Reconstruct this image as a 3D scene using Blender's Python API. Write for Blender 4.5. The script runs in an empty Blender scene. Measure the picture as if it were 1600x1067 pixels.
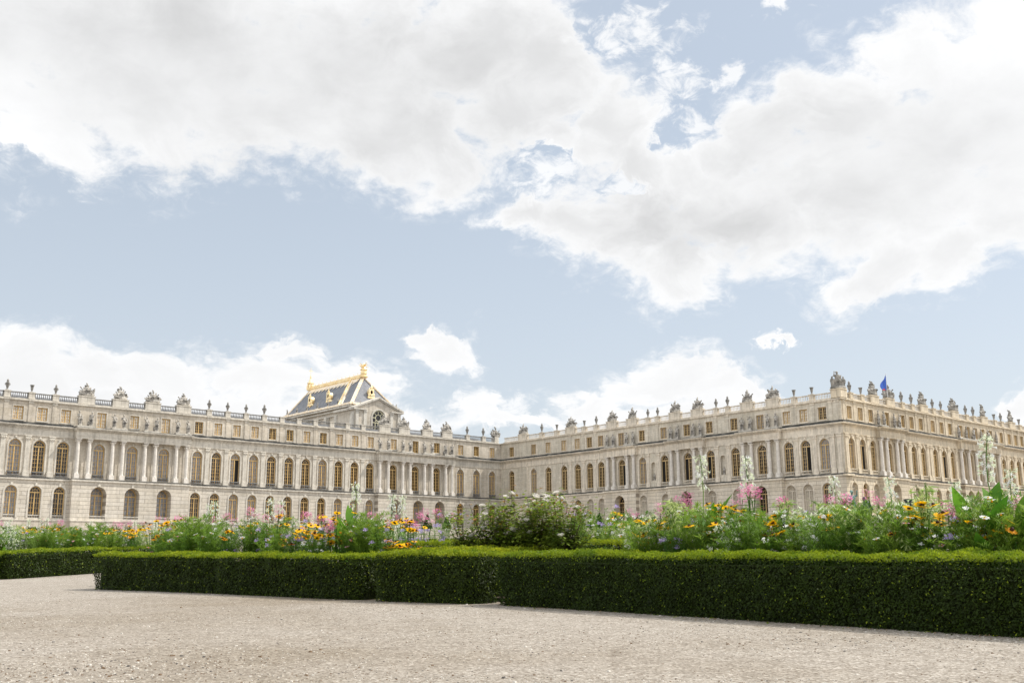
import bpy, bmesh, math, random
import numpy as np
from mathutils import Vector, Matrix, noise
R = math.radians
PI = math.pi
scene = bpy.context.scene
COL = scene.collection

# ------------------------------------------------------------------ camera
TH = 0.8412632; PITCH = 0.211061; ROLL = -0.0067604; FPX = 1616.5
cam_d = bpy.data.cameras.new('camera'); cam = bpy.data.objects.new('camera', cam_d); COL.objects.link(cam)
cam_d.sensor_width = 36; cam_d.lens = FPX/1600*36; cam_d.clip_start = 0.05; cam_d.clip_end = 9000
fw = Vector((0, math.cos(PITCH), math.sin(PITCH))); rx = Vector((1, 0, 0)); up = rx.cross(fw)
r2 = rx*math.cos(ROLL)+up*math.sin(ROLL); u2 = -rx*math.sin(ROLL)+up*math.cos(ROLL)
m = Matrix.Identity(4)
for i in range(3):
    m[i][0] = r2[i]; m[i][1] = u2[i]; m[i][2] = -fw[i]
m[2][3] = 0.5
cam.matrix_world = m
scene.camera = cam

# ------------------------------------------------------------------ sun, sky, exposure
SUN_AZ, SUN_EL = 74, 52
SKY_STRENGTH = 0.15
sd = bpy.data.lights.new('sun', 'SUN'); sun = bpy.data.objects.new('sun', sd); COL.objects.link(sun)
sd.energy = 3.4; sd.angle = R(0.5); sd.color = (1.0, 0.95, 0.87)
sdir = Vector((math.sin(R(SUN_AZ))*math.cos(R(SUN_EL)), math.cos(R(SUN_AZ))*math.cos(R(SUN_EL)), math.sin(R(SUN_EL))))
sun.rotation_euler = sdir.to_track_quat('Z', 'Y').to_euler()
sun.location = (0, 0, 60)
scene.view_settings.view_transform = 'Standard'; scene.view_settings.look = 'None'
scene.view_settings.exposure = 0.56; scene.view_settings.gamma = 1

# clouds as (azimuth, elevation, half-width, half-height) in degrees of the real sky
CLOUDS = [(-30.0,25.0,8.1,5.7),(-23.6,26.5,9.0,5.9),(-26.0,21.7,4.4,2.3),(-20.7,24.1,7.0,3.4),(-17.5,27.4,9.2,5.9),(-13.4,24.3,6.6,3.3),(-9.1,27.2,8.8,5.7),(-7.5,23.6,5.6,3.0),(-4.5,23.2,4.5,3.0),(-1.4,27.8,6.2,5.4),(1.2,24.1,4.9,2.7),(2.0,26.7,4.6,4.2),(5.4,23.3,3.4,3.0),(-26.5,20.5,2.8,1.1),(1.2,19.6,3.7,1.3),(3.8,18.9,4.0,2.1),(7.1,18.7,4.7,3.4),(9.5,16.5,3.9,2.6),(7.5,21.5,4.0,2.4),(11.2,20.6,5.0,3.2),(13.9,18.7,5.1,3.4),(14.9,22.6,4.2,2.9),(18.5,23.5,4.3,3.2),(19.1,19.2,5.5,4.2),(20.1,15.0,3.5,2.1),(22.6,21.3,5.5,5.9),(23.7,15.3,3.6,1.9),(27.0,23.7,5.5,6.5),(26.9,17.1,4.3,3.4),(22.1,25.9,3.5,2.7),(29.7,20.7,5.4,7.0),(-24.9,9.3,4.3,2.4),(-27.8,9.1,4.1,2.8),(-21.6,9.5,3.5,2.0),(-18.4,9.0,3.6,1.7),(-14.1,9.5,3.8,1.6),(-12.8,10.8,2.1,1.0),(-9.6,9.3,3.9,1.7),(-22.1,7.5,23.8,1.5),(-4.0,11.4,2.4,1.3),(-5.1,12.0,1.4,0.7),(-2.2,8.5,2.2,1.1),(-1.1,7.4,2.1,0.8),(14.9,12.1,1.5,0.3),(4.6,8.3,2.1,1.4),(7.1,9.6,2.8,1.5),(8.6,9.9,2.8,1.5),(11.3,9.1,3.1,1.5),(13.0,8.7,1.7,1.2),(8.8,7.6,5.8,1.2),(2.1,7.4,2.8,0.8),(26.5,7.0,1.7,0.8),(22.3,17.8,6.0,3.2),]
GAPS = [(6.3,28.5,3.6,2.0),(10.5,25.5,3.2,2.6),(13.5,28.2,4.2,2.6),(2.2,21.8,2.0,.7),(6.0,20.6,1.5,.6),(10.2,23.3,1.8,1.3)]
w = bpy.data.worlds.new('World'); scene.world = w; w.use_nodes = True
nt = w.node_tree; nt.nodes.clear()
def N(t, **k):
    n = nt.nodes.new(t)
    for a, b in k.items(): setattr(n, a, b)
    return n
def L(a, b): nt.links.new(a, b)
def MA(op, a, b=None, c=None, clamp=False):
    n = N('ShaderNodeMath', operation=op); n.use_clamp = clamp
    for i, v in enumerate((a, b, c)):
        if v is None: continue
        if isinstance(v, (int, float)): n.inputs[i].default_value = v
        else: L(v, n.inputs[i])
    return n.outputs[0]
def VM(op, a, b):
    n = N('ShaderNodeVectorMath', operation=op)
    for i, v in enumerate((a, b)):
        if isinstance(v, tuple): n.inputs[i].default_value = v
        else: L(v, n.inputs[i])
    return n
def NOI(vec, scale, detail, rough=.55, dist=0):
    n = N('ShaderNodeTexNoise'); L(vec, n.inputs['Vector']); n.inputs['Scale'].default_value = scale
    n.inputs['Detail'].default_value = detail; n.inputs['Roughness'].default_value = rough
    n.inputs['Distortion'].default_value = dist
    return n
def MR(v, a, b, c, d, interp='SMOOTHSTEP'):
    n = N('ShaderNodeMapRange'); n.interpolation_type = interp; L(v, n.inputs[0])
    for i, q in enumerate((a, b, c, d)): n.inputs[i+1].default_value = q
    return n.outputs[0]
tc = N('ShaderNodeTexCoord'); sep = N('ShaderNodeSeparateXYZ'); L(tc.outputs['Generated'], sep.inputs[0])
az = MA('MULTIPLY', MA('ARCTAN2', sep.outputs[0], sep.outputs[1]), 180/PI)
el = MA('MULTIPLY', MA('ARCSINE', sep.outputs[2]), 180/PI)
cb = N('ShaderNodeCombineXYZ'); L(az, cb.inputs[0]); L(el, cb.inputs[1]); AE0 = cb.outputs[0]
def WARP(src, scale, amp, detail=3):
    n = NOI(VM('MULTIPLY', src, (1, 1.35, 1)).outputs[0], scale, detail, .55)
    o = VM('SUBTRACT', n.outputs['Color'], (.5, .5, .5)); o = VM('MULTIPLY', o.outputs[0], (amp, amp*.62, 0))
    return VM('ADD', src, o.outputs[0]).outputs[0]
AE = WARP(WARP(WARP(AE0, .11, 8.0, 2), .42, 4.2, 4), 1.5, 1.7, 8)
def blobs(lst):
    best = None
    for (a, e, ra, re) in lst:
        s = VM('SUBTRACT', AE, (a, e, 0)); s = VM('MULTIPLY', s.outputs[0], (1/ra, 1/re, 0))
        ln = N('ShaderNodeVectorMath', operation='LENGTH'); L(s.outputs[0], ln.inputs[0])
        best = ln.outputs['Value'] if best is None else MA('SMOOTH_MIN', best, ln.outputs['Value'], .12)
    return MA('SUBTRACT', 1.0, best)
stretch = VM('MULTIPLY', AE0, (.075, .12, 1))
n1 = NOI(stretch.outputs[0], 4.2, 10, .62, .3).outputs[0]
n3 = NOI(stretch.outputs[0], .55, 3, .5).outputs[0]
body = blobs(CLOUDS); gap = blobs(GAPS)
# away from the framed part of the sky: broken cloud everywhere
away = MA('MAXIMUM', MR(MA('ABSOLUTE', az), 32, 40, 0, 1), MR(el, 33, 38, 0, 1))
gen = MA('MULTIPLY', MA('SUBTRACT', NOI(VM('MULTIPLY', tc.outputs['Generated'], (1, 1, 1.6)).outputs[0], 2.2, 8, .6).outputs[0], .43), 2.5)
gen = MA('ADD', gen, MA('MULTIPLY', MA('SUBTRACT', 1.0, away), -4))
body = MA('MAXIMUM', MA('MAXIMUM', body, -1.0), gen)
gp = MA('MULTIPLY', MA('MAXIMUM', gap, 0), -1.1)
dens = MA('ADD', MA('ADD', body, gp), MA('MULTIPLY', MA('SUBTRACT', n1, .5), 1.6))
core_m = MR(dens, -.06, .42, 0, 1)
veilm = MA('MULTIPLY', MR(dens, -.42, .20, 0, 1), MR(NOI(stretch.outputs[0], 9.0, 9, .66, .6).outputs[0], .42, .72, 0, 1))
WISPS = [(7.6,28.6,4.6,2.0),(9.6,26.3,2.6,2.0),(8.2,24.6,2.2,1.6),(13.2,26.6,1.6,1.0),(11.2,23.7,2.0,1.2),(16.2,29.0,1.8,.7),(2.6,21.2,3.5,1.2),(6.3,20.6,2.4,1.2),(14.9,12.1,2.4,.5),(-1.4,8.4,3.6,1.6),(2.3,7.6,4,1.4),(-27,20.4,6,1.4)]
wis = MR(MA('ADD', MA('MULTIPLY', blobs(WISPS), .9), MA('MULTIPLY', MA('SUBTRACT', NOI(stretch.outputs[0], 7.5, 10, .66, .5).outputs[0], .52), 3.4)), .0, .75, 0, .85)
wis = MA('MULTIPLY', wis, MR(blobs(WISPS), -.3, .3, 0, 1))
mask = MA('MAXIMUM', MA('MAXIMUM', core_m, MA('MULTIPLY', veilm, .75)), wis)
# bright sunlit rims, greyer thick centres
deep = MA('MULTIPLY', MR(MA('ADD', MA('ADD', body, gp), MA('MULTIPLY', MA('SUBTRACT', n1, .5), .7)), -.02, .95, 0, 1), MR(MA('ADD', n3, MA('MULTIPLY', MA('SUBTRACT', n1, .5), .16)), .26, .60, 0, 1))
puff = MR(NOI(stretch.outputs[0], 3.1, 6, .55).outputs[0], .35, .65, 0, 1)
cl = MA('SUBTRACT', 1.0, MA('MULTIPLY', MA('MULTIPLY', deep, MR(el, 8, 20, .4, 1)), .22))
cl = MA('SUBTRACT', cl, MA('MULTIPLY', MA('SUBTRACT', 1.0, puff), .035))
thick = MR(blobs([(-17, 25.8, 20, 5.2), (22.5, 21.5, 9.5, 4.6), (10, 18.5, 5, 2)]), -.25, .65, 0, 1)
cl = MA('SUBTRACT', cl, MA('MULTIPLY', thick, MA('MULTIPLY', MR(n3, .25, .7, .5, 1), .15)))
CLOUD_GAIN = 0.72
cl = MA('MULTIPLY', cl, CLOUD_GAIN)
# cloud outside the frame made brighter than the visible cloud, as added fill light
cl = MA('MULTIPLY', cl, MA('ADD', 1.0, MA('MULTIPLY', away, .95)))
ccol = N('ShaderNodeVectorMath', operation='SCALE'); ccol.inputs[0].default_value = (.988, .993, 1.0); L(cl, ccol.inputs['Scale'])
sky = N('ShaderNodeTexSky'); sky.sky_type = 'NISHITA'; sky.sun_disc = False
sky.sun_elevation = R(SUN_EL); sky.sun_rotation = R(SUN_AZ); sky.altitude = 100; sky.air_density = 1.0; sky.dust_density = 2.2; sky.ozone_density = 1.2
bg1 = N('ShaderNodeBackground'); L(sky.outputs[0], bg1.inputs[0]); bg1.inputs[1].default_value = SKY_STRENGTH
bg2 = N('ShaderNodeBackground'); L(ccol.outputs[0], bg2.inputs[0]); bg2.inputs[1].default_value = 1.0
# thin bright veil between the clouds, stronger near the horizon
veil = MR(el, 0, 32, .80, .74, 'LINEAR')
vcol = N('ShaderNodeMix', data_type='RGBA'); L(MR(el, 1, 27, 0, 1), vcol.inputs[0]); vcol.inputs[6].default_value = (.46, .49, .515, 1); vcol.inputs[7].default_value = (.378, .418, .452, 1)
bgv = N('ShaderNodeBackground'); L(vcol.outputs[2], bgv.inputs[0]); bgv.inputs[1].default_value = 1.0
mv = N('ShaderNodeMixShader'); L(veil, mv.inputs[0]); L(bg1.outputs[0], mv.inputs[1]); L(bgv.outputs[0], mv.inputs[2])
mx = N('ShaderNodeMixShader'); L(mask, mx.inputs[0]); L(mv.outputs[0], mx.inputs[1]); L(bg2.outputs[0], mx.inputs[2])
wo = N('ShaderNodeOutputWorld'); L(mx.outputs[0], wo.inputs[0])

# ------------------------------------------------------------------ helpers
def ident(o, label=None, cat=None, group=None, kind=None):
    if label: o['label'] = label
    if cat: o['category'] = cat
    if group: o['group'] = group
    if kind: o['kind'] = kind
    return o
def empty(name, loc=(0, 0, 0), rz=0):
    o = bpy.data.objects.new(name, None); COL.objects.link(o); o.location = loc; o.rotation_euler = (0, 0, rz)
    o.empty_display_size = .2
    return o
def add(name, me, parent=None, mat=None):
    """link a mesh; mat = matrix of the mesh in the parent's frame"""
    o = bpy.data.objects.new(name, me); COL.objects.link(o)
    if parent: o.parent = parent
    if mat is not None: o.matrix_basis = mat
    return o
class MB:
    def __init__(s, scale=1.0): s.v = []; s.f = []; s.m = []; s.s = scale
    def face(s, pts, mi=0):
        n = len(s.v); s.v.extend(pts); s.f.append(tuple(range(n, n+len(pts)))); s.m.append(mi)
    def box(s, x0, x1, y0, y1, z0, z1, mi=0):
        n = len(s.v)
        s.v += [(x0,y0,z0),(x1,y0,z0),(x1,y1,z0),(x0,y1,z0),(x0,y0,z1),(x1,y0,z1),(x1,y1,z1),(x0,y1,z1)]
        for q in ((0,3,2,1),(4,5,6,7),(0,1,5,4),(1,2,6,5),(2,3,7,6),(3,0,4,7)):
            s.f.append(tuple(n+i for i in q)); s.m.append(mi)
    def lathe(s, prof, seg=10, c=(0, 0, 0), mi=0, cap=True):
        n = len(s.v)
        for (r, z) in prof:
            for k in range(seg):
                a = 2*PI*k/seg; s.v.append((c[0]+r*math.cos(a), c[1]+r*math.sin(a), c[2]+z))
        for i in range(len(prof)-1):
            for k in range(seg):
                k2 = (k+1) % seg
                s.f.append((n+i*seg+k, n+i*seg+k2, n+(i+1)*seg+k2, n+(i+1)*seg+k)); s.m.append(mi)
        if cap:
            s.f.append(tuple(n+(len(prof)-1)*seg+k for k in range(seg))); s.m.append(mi)
            s.f.append(tuple(n+seg-1-k for k in range(seg))); s.m.append(mi)
    def tube(s, pts, r0, r1, seg=5, mi=0):
        n = len(s.v); pts = [Vector(p) for p in pts]; K = len(pts)
        for i, p in enumerate(pts):
            d = (pts[min(i+1, K-1)]-pts[max(i-1, 0)])
            if d.length < 1e-9: d = Vector((0, 0, 1))
            d.normalize(); a = d.orthogonal().normalized(); b = d.cross(a); r = r0+(r1-r0)*i/max(1, K-1)
            for k in range(seg):
                t = 2*PI*k/seg; q = p+a*(r*math.cos(t))+b*(r*math.sin(t)); s.v.append(tuple(q))
        for i in range(K-1):
            for k in range(seg):
                k2 = (k+1) % seg
                s.f.append((n+i*seg+k, n+i*seg+k2, n+(i+1)*seg+k2, n+(i+1)*seg+k)); s.m.append(mi)
        s.f.append(tuple(n+(K-1)*seg+k for k in range(seg))); s.m.append(mi)
    def merge(s, o, off=(0, 0, 0), mat=None):
        n = len(s.v)
        if mat is not None: s.v += [tuple(mat @ Vector(v)) for v in o.v]
        else: s.v += [(v[0]+off[0], v[1]+off[1], v[2]+off[2]) for v in o.v]
        s.f += [tuple(n+i for i in f) for f in o.f]; s.m += o.m
    def mesh(s, name, mats, smooth=False):
        me = bpy.data.meshes.new(name)
        k = s.s
        me.from_pydata([(a*k, b*k, c*k) for a, b, c in s.v], [], s.f)
        mats = mats if isinstance(mats, (list, tuple)) else [mats]
        for q in mats: me.materials.append(q)
        if len(mats) > 1: me.polygons.foreach_set('material_index', s.m)
        if smooth: me.polygons.foreach_set('use_smooth', [True]*len(s.f))
        me.update(); return me

def quads(name, P, mats, mi=None):
    """fast mesh from an (n,4,3) numpy array of quads"""
    n = len(P); me = bpy.data.meshes.new(name)
    me.vertices.add(n*4); me.vertices.foreach_set('co', P.reshape(-1).astype(np.float32))
    me.loops.add(n*4); me.loops.foreach_set('vertex_index', np.arange(n*4, dtype=np.int32))
    me.polygons.add(n); me.polygons.foreach_set('loop_start', np.arange(0, n*4, 4, dtype=np.int32))
    me.polygons.foreach_set('loop_total', np.full(n, 4, dtype=np.int32))
    for q in mats: me.materials.append(q)
    if mi is not None: me.polygons.foreach_set('material_index', mi.astype(np.int32))
    me.update(calc_edges=True); return me

# ------------------------------------------------------------------ materials
class M:
    def __init__(s, name):
        s.mat = bpy.data.materials.new(name); s.mat.use_nodes = True; s.t = s.mat.node_tree; s.t.nodes.clear()
        s.out = s.n('ShaderNodeOutputMaterial')
        s.tc = s.n('ShaderNodeTexCoord')
    def n(s, t, **k):
        q = s.t.nodes.new(t)
        for a, b in k.items(): setattr(q, a, b)
        return q
    def l(s, a, b): s.t.links.new(a, b)
    def noise(s, scale, detail=4, rough=.55, vec=None):
        q = s.n('ShaderNodeTexNoise'); s.l(vec if vec else s.tc.outputs['Object'], q.inputs['Vector'])
        q.inputs['Scale'].default_value = scale; q.inputs['Detail'].default_value = detail; q.inputs['Roughness'].default_value = rough
        return q.outputs[0]
    def mapv(s, sc, src=None):
        q = s.n('ShaderNodeMapping'); q.inputs['Scale'].default_value = sc; s.l(src if src else s.tc.outputs['Object'], q.inputs['Vector'])
        return q.outputs[0]
    def ramp(s, fac, stops):
        q = s.n('ShaderNodeValToRGB'); s.l(fac, q.inputs[0]); e = q.color_ramp.elements
        while len(e) < len(stops): e.new(.5)
        for i, (p, c) in enumerate(stops): e[i].position = p; e[i].color = (*c, 1) if len(c) == 3 else c
        return q.outputs[0]
    def mix(s, fac, a, b, blend='MIX'):
        q = s.n('ShaderNodeMix', data_type='RGBA', blend_type=blend)
        for i, v in ((0, fac), (6, a), (7, b)):
            if isinstance(v, (int, float)): q.inputs[i].default_value = v
            elif isinstance(v, tuple): q.inputs[i].default_value = (*v, 1)
            else: s.l(v, q.inputs[i])
        return q.outputs[2]
    def bump(s, h, strength=.5, dist=.02):
        q = s.n('ShaderNodeBump'); q.inputs['Strength'].default_value = strength; q.inputs['Distance'].default_value = dist
        s.l(h, q.inputs['Height']); return q.outputs[0]
    def bsdf(s, col, rough=.8, metal=0, normal=None, spec=.3, trans=0):
        q = s.n('ShaderNodeBsdfPrincipled')
        if isinstance(col, tuple): q.inputs['Base Color'].default_value = (*col, 1)
        else: s.l(col, q.inputs['Base Color'])
        q.inputs['Roughness'].default_value = rough; q.inputs['Metallic'].default_value = metal
        q.inputs['Specular IOR Level'].default_value = spec
        if normal: s.l(normal, q.inputs['Normal'])
        if trans:
            t = s.n('ShaderNodeBsdfTranslucent'); mxs = s.n('ShaderNodeMixShader'); mxs.inputs[0].default_value = trans
            if isinstance(col, tuple): t.inputs[0].default_value = (*col, 1)
            else: s.l(col, t.inputs[0])
            s.l(q.outputs[0], mxs.inputs[1]); s.l(t.outputs[0], mxs.inputs[2]); s.l(mxs.outputs[0], s.out.inputs[0])
        else: s.l(q.outputs[0], s.out.inputs[0])
        return s.mat

def stone(name, base, rustic=False, dirt=.38, blocks=True):
    q = M(name)
    sp = q.n('ShaderNodeSeparateXYZ'); q.l(q.tc.outputs['Object'], sp.inputs[0])
    cbn = q.n('ShaderNodeCombineXYZ'); q.l(sp.outputs[0], cbn.inputs[0]); q.l(sp.outputs[2], cbn.inputs[1])
    n1 = q.noise(.35, 5); n2 = q.noise(2.2, 6, .65)
    lo = tuple(c*.84 for c in base); hi = tuple(min(1, c*1.1) for c in base)
    c = q.ramp(n1, [(.3, lo), (.7, hi)])
    # each block a touch lighter, warmer or greyer than the next
    br = q.n('ShaderNodeTexBrick'); q.l(cbn.outputs[0], br.inputs['Vector'])
    br.inputs['Scale'].default_value = 1; br.inputs['Brick Width'].default_value = 5.2 if rustic else 1.7
    br.inputs['Row Height'].default_value = .78 if rustic else .52
    br.inputs['Mortar Size'].default_value = .045 if rustic else .012; br.inputs['Mortar Smooth'].default_value = .3
    br.inputs['Color1'].default_value = (1, 1, 1, 1); br.inputs['Color2'].default_value = (.88, .86, .82, 1)
    br.inputs['Mortar'].default_value = (.42, .39, .36, 1) if rustic else (.62, .58, .53, 1)
    if blocks: c = q.mix(.9, c, br.outputs[0], 'MULTIPLY')
    # vertical rain streaks and soot
    st = q.noise(1, 5, .6, q.mapv((1.6, 1.6, .16)))
    sk = q.ramp(st, [(.46, (0, 0, 0)), (.70, (1, 1, 1))])
    c = q.mix(q.mix(1.0, sk, (dirt, dirt, dirt), 'MULTIPLY'), c, (.17, .155, .13))
    sp2 = q.ramp(n2, [(.35, (.86, .85, .83)), (.65, (1.06, 1.05, 1.03))])
    c = q.mix(1.0, c, sp2, 'MULTIPLY')
    slow = q.ramp(q.noise(.045, 3, .6), [(.35, (.86, .85, .83)), (.65, (1.06, 1.05, 1.03))]); c = q.mix(1.0, c, slow, 'MULTIPLY')
    nrm = q.bump(n2, .25, .03)
    return q.bsdf(c, .9, 0, nrm, .2)
BASE_A = (.61, .565, .50); BASE_C = (.64, .565, .45)
MAT = {}
MAT['stone'] = stone('pale_limestone', BASE_A); MAT['rustic'] = stone('rusticated_limestone', (.645, .61, .555), True, .28)
MAT['trim'] = stone('trim_limestone', (.63, .60, .545), blocks=False, dirt=.42)
MAT['column'] = stone('column_marble', (.74, .71, .67), blocks=False, dirt=.22)
MAT['stone_w'] = stone('honey_limestone', BASE_C); MAT['rustic_w'] = stone('rusticated_honey_limestone', (.67, .605, .495), True, .2)
MAT['trim_w'] = stone('trim_honey_limestone', (.68, .60, .475), blocks=False, dirt=.45)
MAT['stone_n'] = stone('court_limestone', (.67, .63, .555)); MAT['rustic_n'] = stone('rusticated_court_limestone', (.74, .68, .59), True, .2)
MAT['trim_n'] = stone('trim_court_limestone', (.74, .68, .59), blocks=False, dirt=.45)
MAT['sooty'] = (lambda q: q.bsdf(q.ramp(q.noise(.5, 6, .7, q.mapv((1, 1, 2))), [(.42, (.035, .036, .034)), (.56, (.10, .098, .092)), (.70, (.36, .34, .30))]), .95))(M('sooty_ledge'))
MAT['statue'] = (lambda q: q.bsdf(q.ramp(q.noise(1.3, 7, .72), [(.38, (.06, .056, .05)), (.50, (.30, .28, .25)), (.64, (.62, .58, .51))]), .9))(M('weathered_statue_stone'))
MAT['urn'] = (lambda q: q.bsdf(q.ramp(q.noise(1.1, 6, .65), [(.35, (.13, .125, .115)), (.62, (.38, .36, .33))]), .9))(M('grey_urn_stone'))
MAT['baluster'] = (lambda q: q.bsdf(q.ramp(q.noise(.9, 5, .6), [(.35, (.10, .10, .10)), (.7, (.33, .32, .30))]), .9))(M('lichened_balustrade_stone'))
MAT['frame'] = (lambda q: q.bsdf(q.ramp(q.noise(.7, 3), [(.3, (.46, .30, .105)), (.7, (.64, .44, .19))]), .45, 0, None, .4))(M('ochre_window_paint'))
MAT['frame_far'] = (lambda q: q.bsdf(q.ramp(q.noise(.7, 3), [(.3, (.44, .30, .13)), (.7, (.58, .42, .21))]), .5, 0, None, .4))(M('pale_ochre_window_paint'))
def glass(name, col, rough=.06, spec=.4):
    q = M(name); a = q.noise(.9, 2); nrm = q.bump(a, .25, .05)
    lo = tuple(c*.55 for c in col)
    return q.bsdf(q.ramp(q.noise(1.3, 3), [(.35, lo), (.65, col)]), rough, 0, nrm, spec)
MAT['pane_dark'] = glass('dark_window_glass', (.03, .024, .02)); MAT['pane_blind'] = glass('glass_over_cream_blind', (.88, .84, .76), .2)
MAT['pane_curtain'] = glass('glass_over_grey_curtain', (.30, .30, .31), .1); MAT['void'] = (lambda q: q.bsdf((.02, .018, .016), .9, 0, None, .1))(M('dark_room'))
MAT['blocked'] = stone('blocked_window_stone', (.55, .50, .42), blocks=False, dirt=.2)
MAT['slate'] = (lambda q: q.bsdf(q.ramp(q.noise(1.2, 5, .6), [(.3, (.15, .157, .172)), (.7, (.24, .246, .262))]), .75, 0, q.bump(q.noise(3, 4), .3, .05), .15))(M('blue_grey_slate'))
MAT['gold'] = (lambda q: q.bsdf(q.ramp(q.noise(.8, 5, .7), [(.35, (.80, .58, .27)), (.65, (.95, .82, .54))]), .5, .55, q.bump(q.noise(2.2, 5), .5, .12), .5))(M('gilded_lead'))
MAT['pale_gold'] = (lambda q: q.bsdf(q.ramp(q.noise(1.5, 6, .7), [(.4, (.80, .62, .38)), (.6, (.92, .84, .72))]), .45, .35, q.bump(q.noise(3, 5), .5, .1), .5))(M('worn_gilded_lead'))
MAT['roof'] = (lambda q: q.bsdf((.25, .26, .28), .6))(M('lead_roof'))
MAT['bronze'] = (lambda q: q.bsdf(q.ramp(q.noise(3, 5), [(.35, (.06, .11, .10)), (.65, (.20, .32, .29))]), .6, .2))(M('green_bronze'))
MAT['dark_bronze'] = (lambda q: q.bsdf((.03, .045, .05), .5, .3))(M('dark_bronze'))
MAT['statue_dark'] = (lambda q: q.bsdf(q.ramp(q.noise(1.3, 7, .72), [(.34, (.06, .057, .05)), (.5, (.24, .225, .20)), (.68, (.46, .43, .38))]), .9))(M('grey_weathered_statue_stone'))
MAT['dark_roof'] = (lambda q: q.bsdf(q.ramp(q.noise(1.2, 4), [(.3, (.08, .082, .088)), (.7, (.14, .142, .15))]), .7))(M('dark_slate_roof'))

# ------------------------------------------------------------------ the palace
S = 2.1                       # metres in one unit of the facade tables below
E1 = Vector((math.sin(TH), math.cos(TH), 0)); E2 = Vector((-math.cos(TH), math.sin(TH), 0)); UP = Vector((0, 0, 1))
DA, DB, DC = 100.0, 87.336, 51.311
def frame_matrix(xa, ya, org):
    m = Matrix.Identity(4)
    for i in range(3):
        m[i][0] = xa[i]; m[i][1] = ya[i]; m[i][2] = UP[i]; m[i][3] = org[i]
    return m
Z0 = Vector((0, 0, .5))
FA = frame_matrix(E1, E2, E2*DA*S+Z0)
FB = frame_matrix(-E2, E1, E1*DB*S+Z0)
FC = frame_matrix(E1, E2, E2*DC*S+Z0)
GB = 2.85                      # ground level of the palace, in units above the eye

def wall(mb, x0, x1, z0, z1, y, ops, depth, mi=0, seg=10):
    """wall face at y with real openings (xc, w, zs, zt, arched) and reveals going inwards"""
    x = x0
    for (xc, w_, zs, zt, arch) in sorted(ops):
        a, b = xc-w_/2, xc+w_/2
        if a < x0-.001 or b > x1+.001: continue
        mb.face([(x,y,z0),(a,y,z0),(a,y,z1),(x,y,z1)], mi)
        if zs > z0: mb.face([(a,y,z0),(b,y,z0),(b,y,zs),(a,y,zs)], mi)
        zsp = zt-w_/2 if arch else zt
        if arch: top = [(xc-w_/2*math.cos(PI*k/seg), zsp+w_/2*math.sin(PI*k/seg)) for k in range(seg+1)]
        else: top = [(a, zt), (b, zt)]
        for k in range(len(top)-1):
            p, q = top[k], top[k+1]
            mb.face([(p[0],y,p[1]),(q[0],y,q[1]),(q[0],y,z1),(p[0],y,z1)], mi)
        loop = [(a, zs)]+top+[(b, zs)]
        for k in range(len(loop)):
            p, q = loop[k], loop[(k+1) % len(loop)]
            if abs(p[0]-q[0])+abs(p[1]-q[1]) < 1e-6: continue
            mb.face([(p[0],y,p[1]),(p[0],y+depth,p[1]),(q[0],y+depth,q[1]),(q[0],y,q[1])], mi)
        x = b
    mb.face([(x,y,z0),(x1,y,z0),(x1,y,z1),(x,y,z1)], mi)

def arch_ring(mb, xc, zsp, r0, r1, y0, y1, mi=0, seg=12, legs=0):
    pts = []
    if legs: pts.append((-1, -legs))
    for k in range(seg+1): pts.append((k, 0))
    if legs: pts.append((seg+1, -legs))
    def P(k, r, dz):
        kk = min(max(k, 0), seg); a = PI*kk/seg
        return (xc-r*math.cos(a), zsp+r*math.sin(a)+dz)
    for i in range(len(pts)-1):
        (k0, d0), (k1, d1) = pts[i], pts[i+1]
        a, b, c, d = P(k0,r0,d0), P(k1,r0,d1), P(k1,r1,d1), P(k0,r1,d0)
        mb.face([(a[0],y0,a[1]),(b[0],y0,b[1]),(c[0],y0,c[1]),(d[0],y0,d[1])], mi)
        mb.face([(d[0],y0,d[1]),(c[0],y0,c[1]),(c[0],y1,c[1]),(d[0],y1,d[1])], mi)
        mb.face([(b[0],y0,b[1]),(a[0],y0,a[1]),(a[0],y1,a[1]),(b[0],y1,b[1])], mi)

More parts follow.
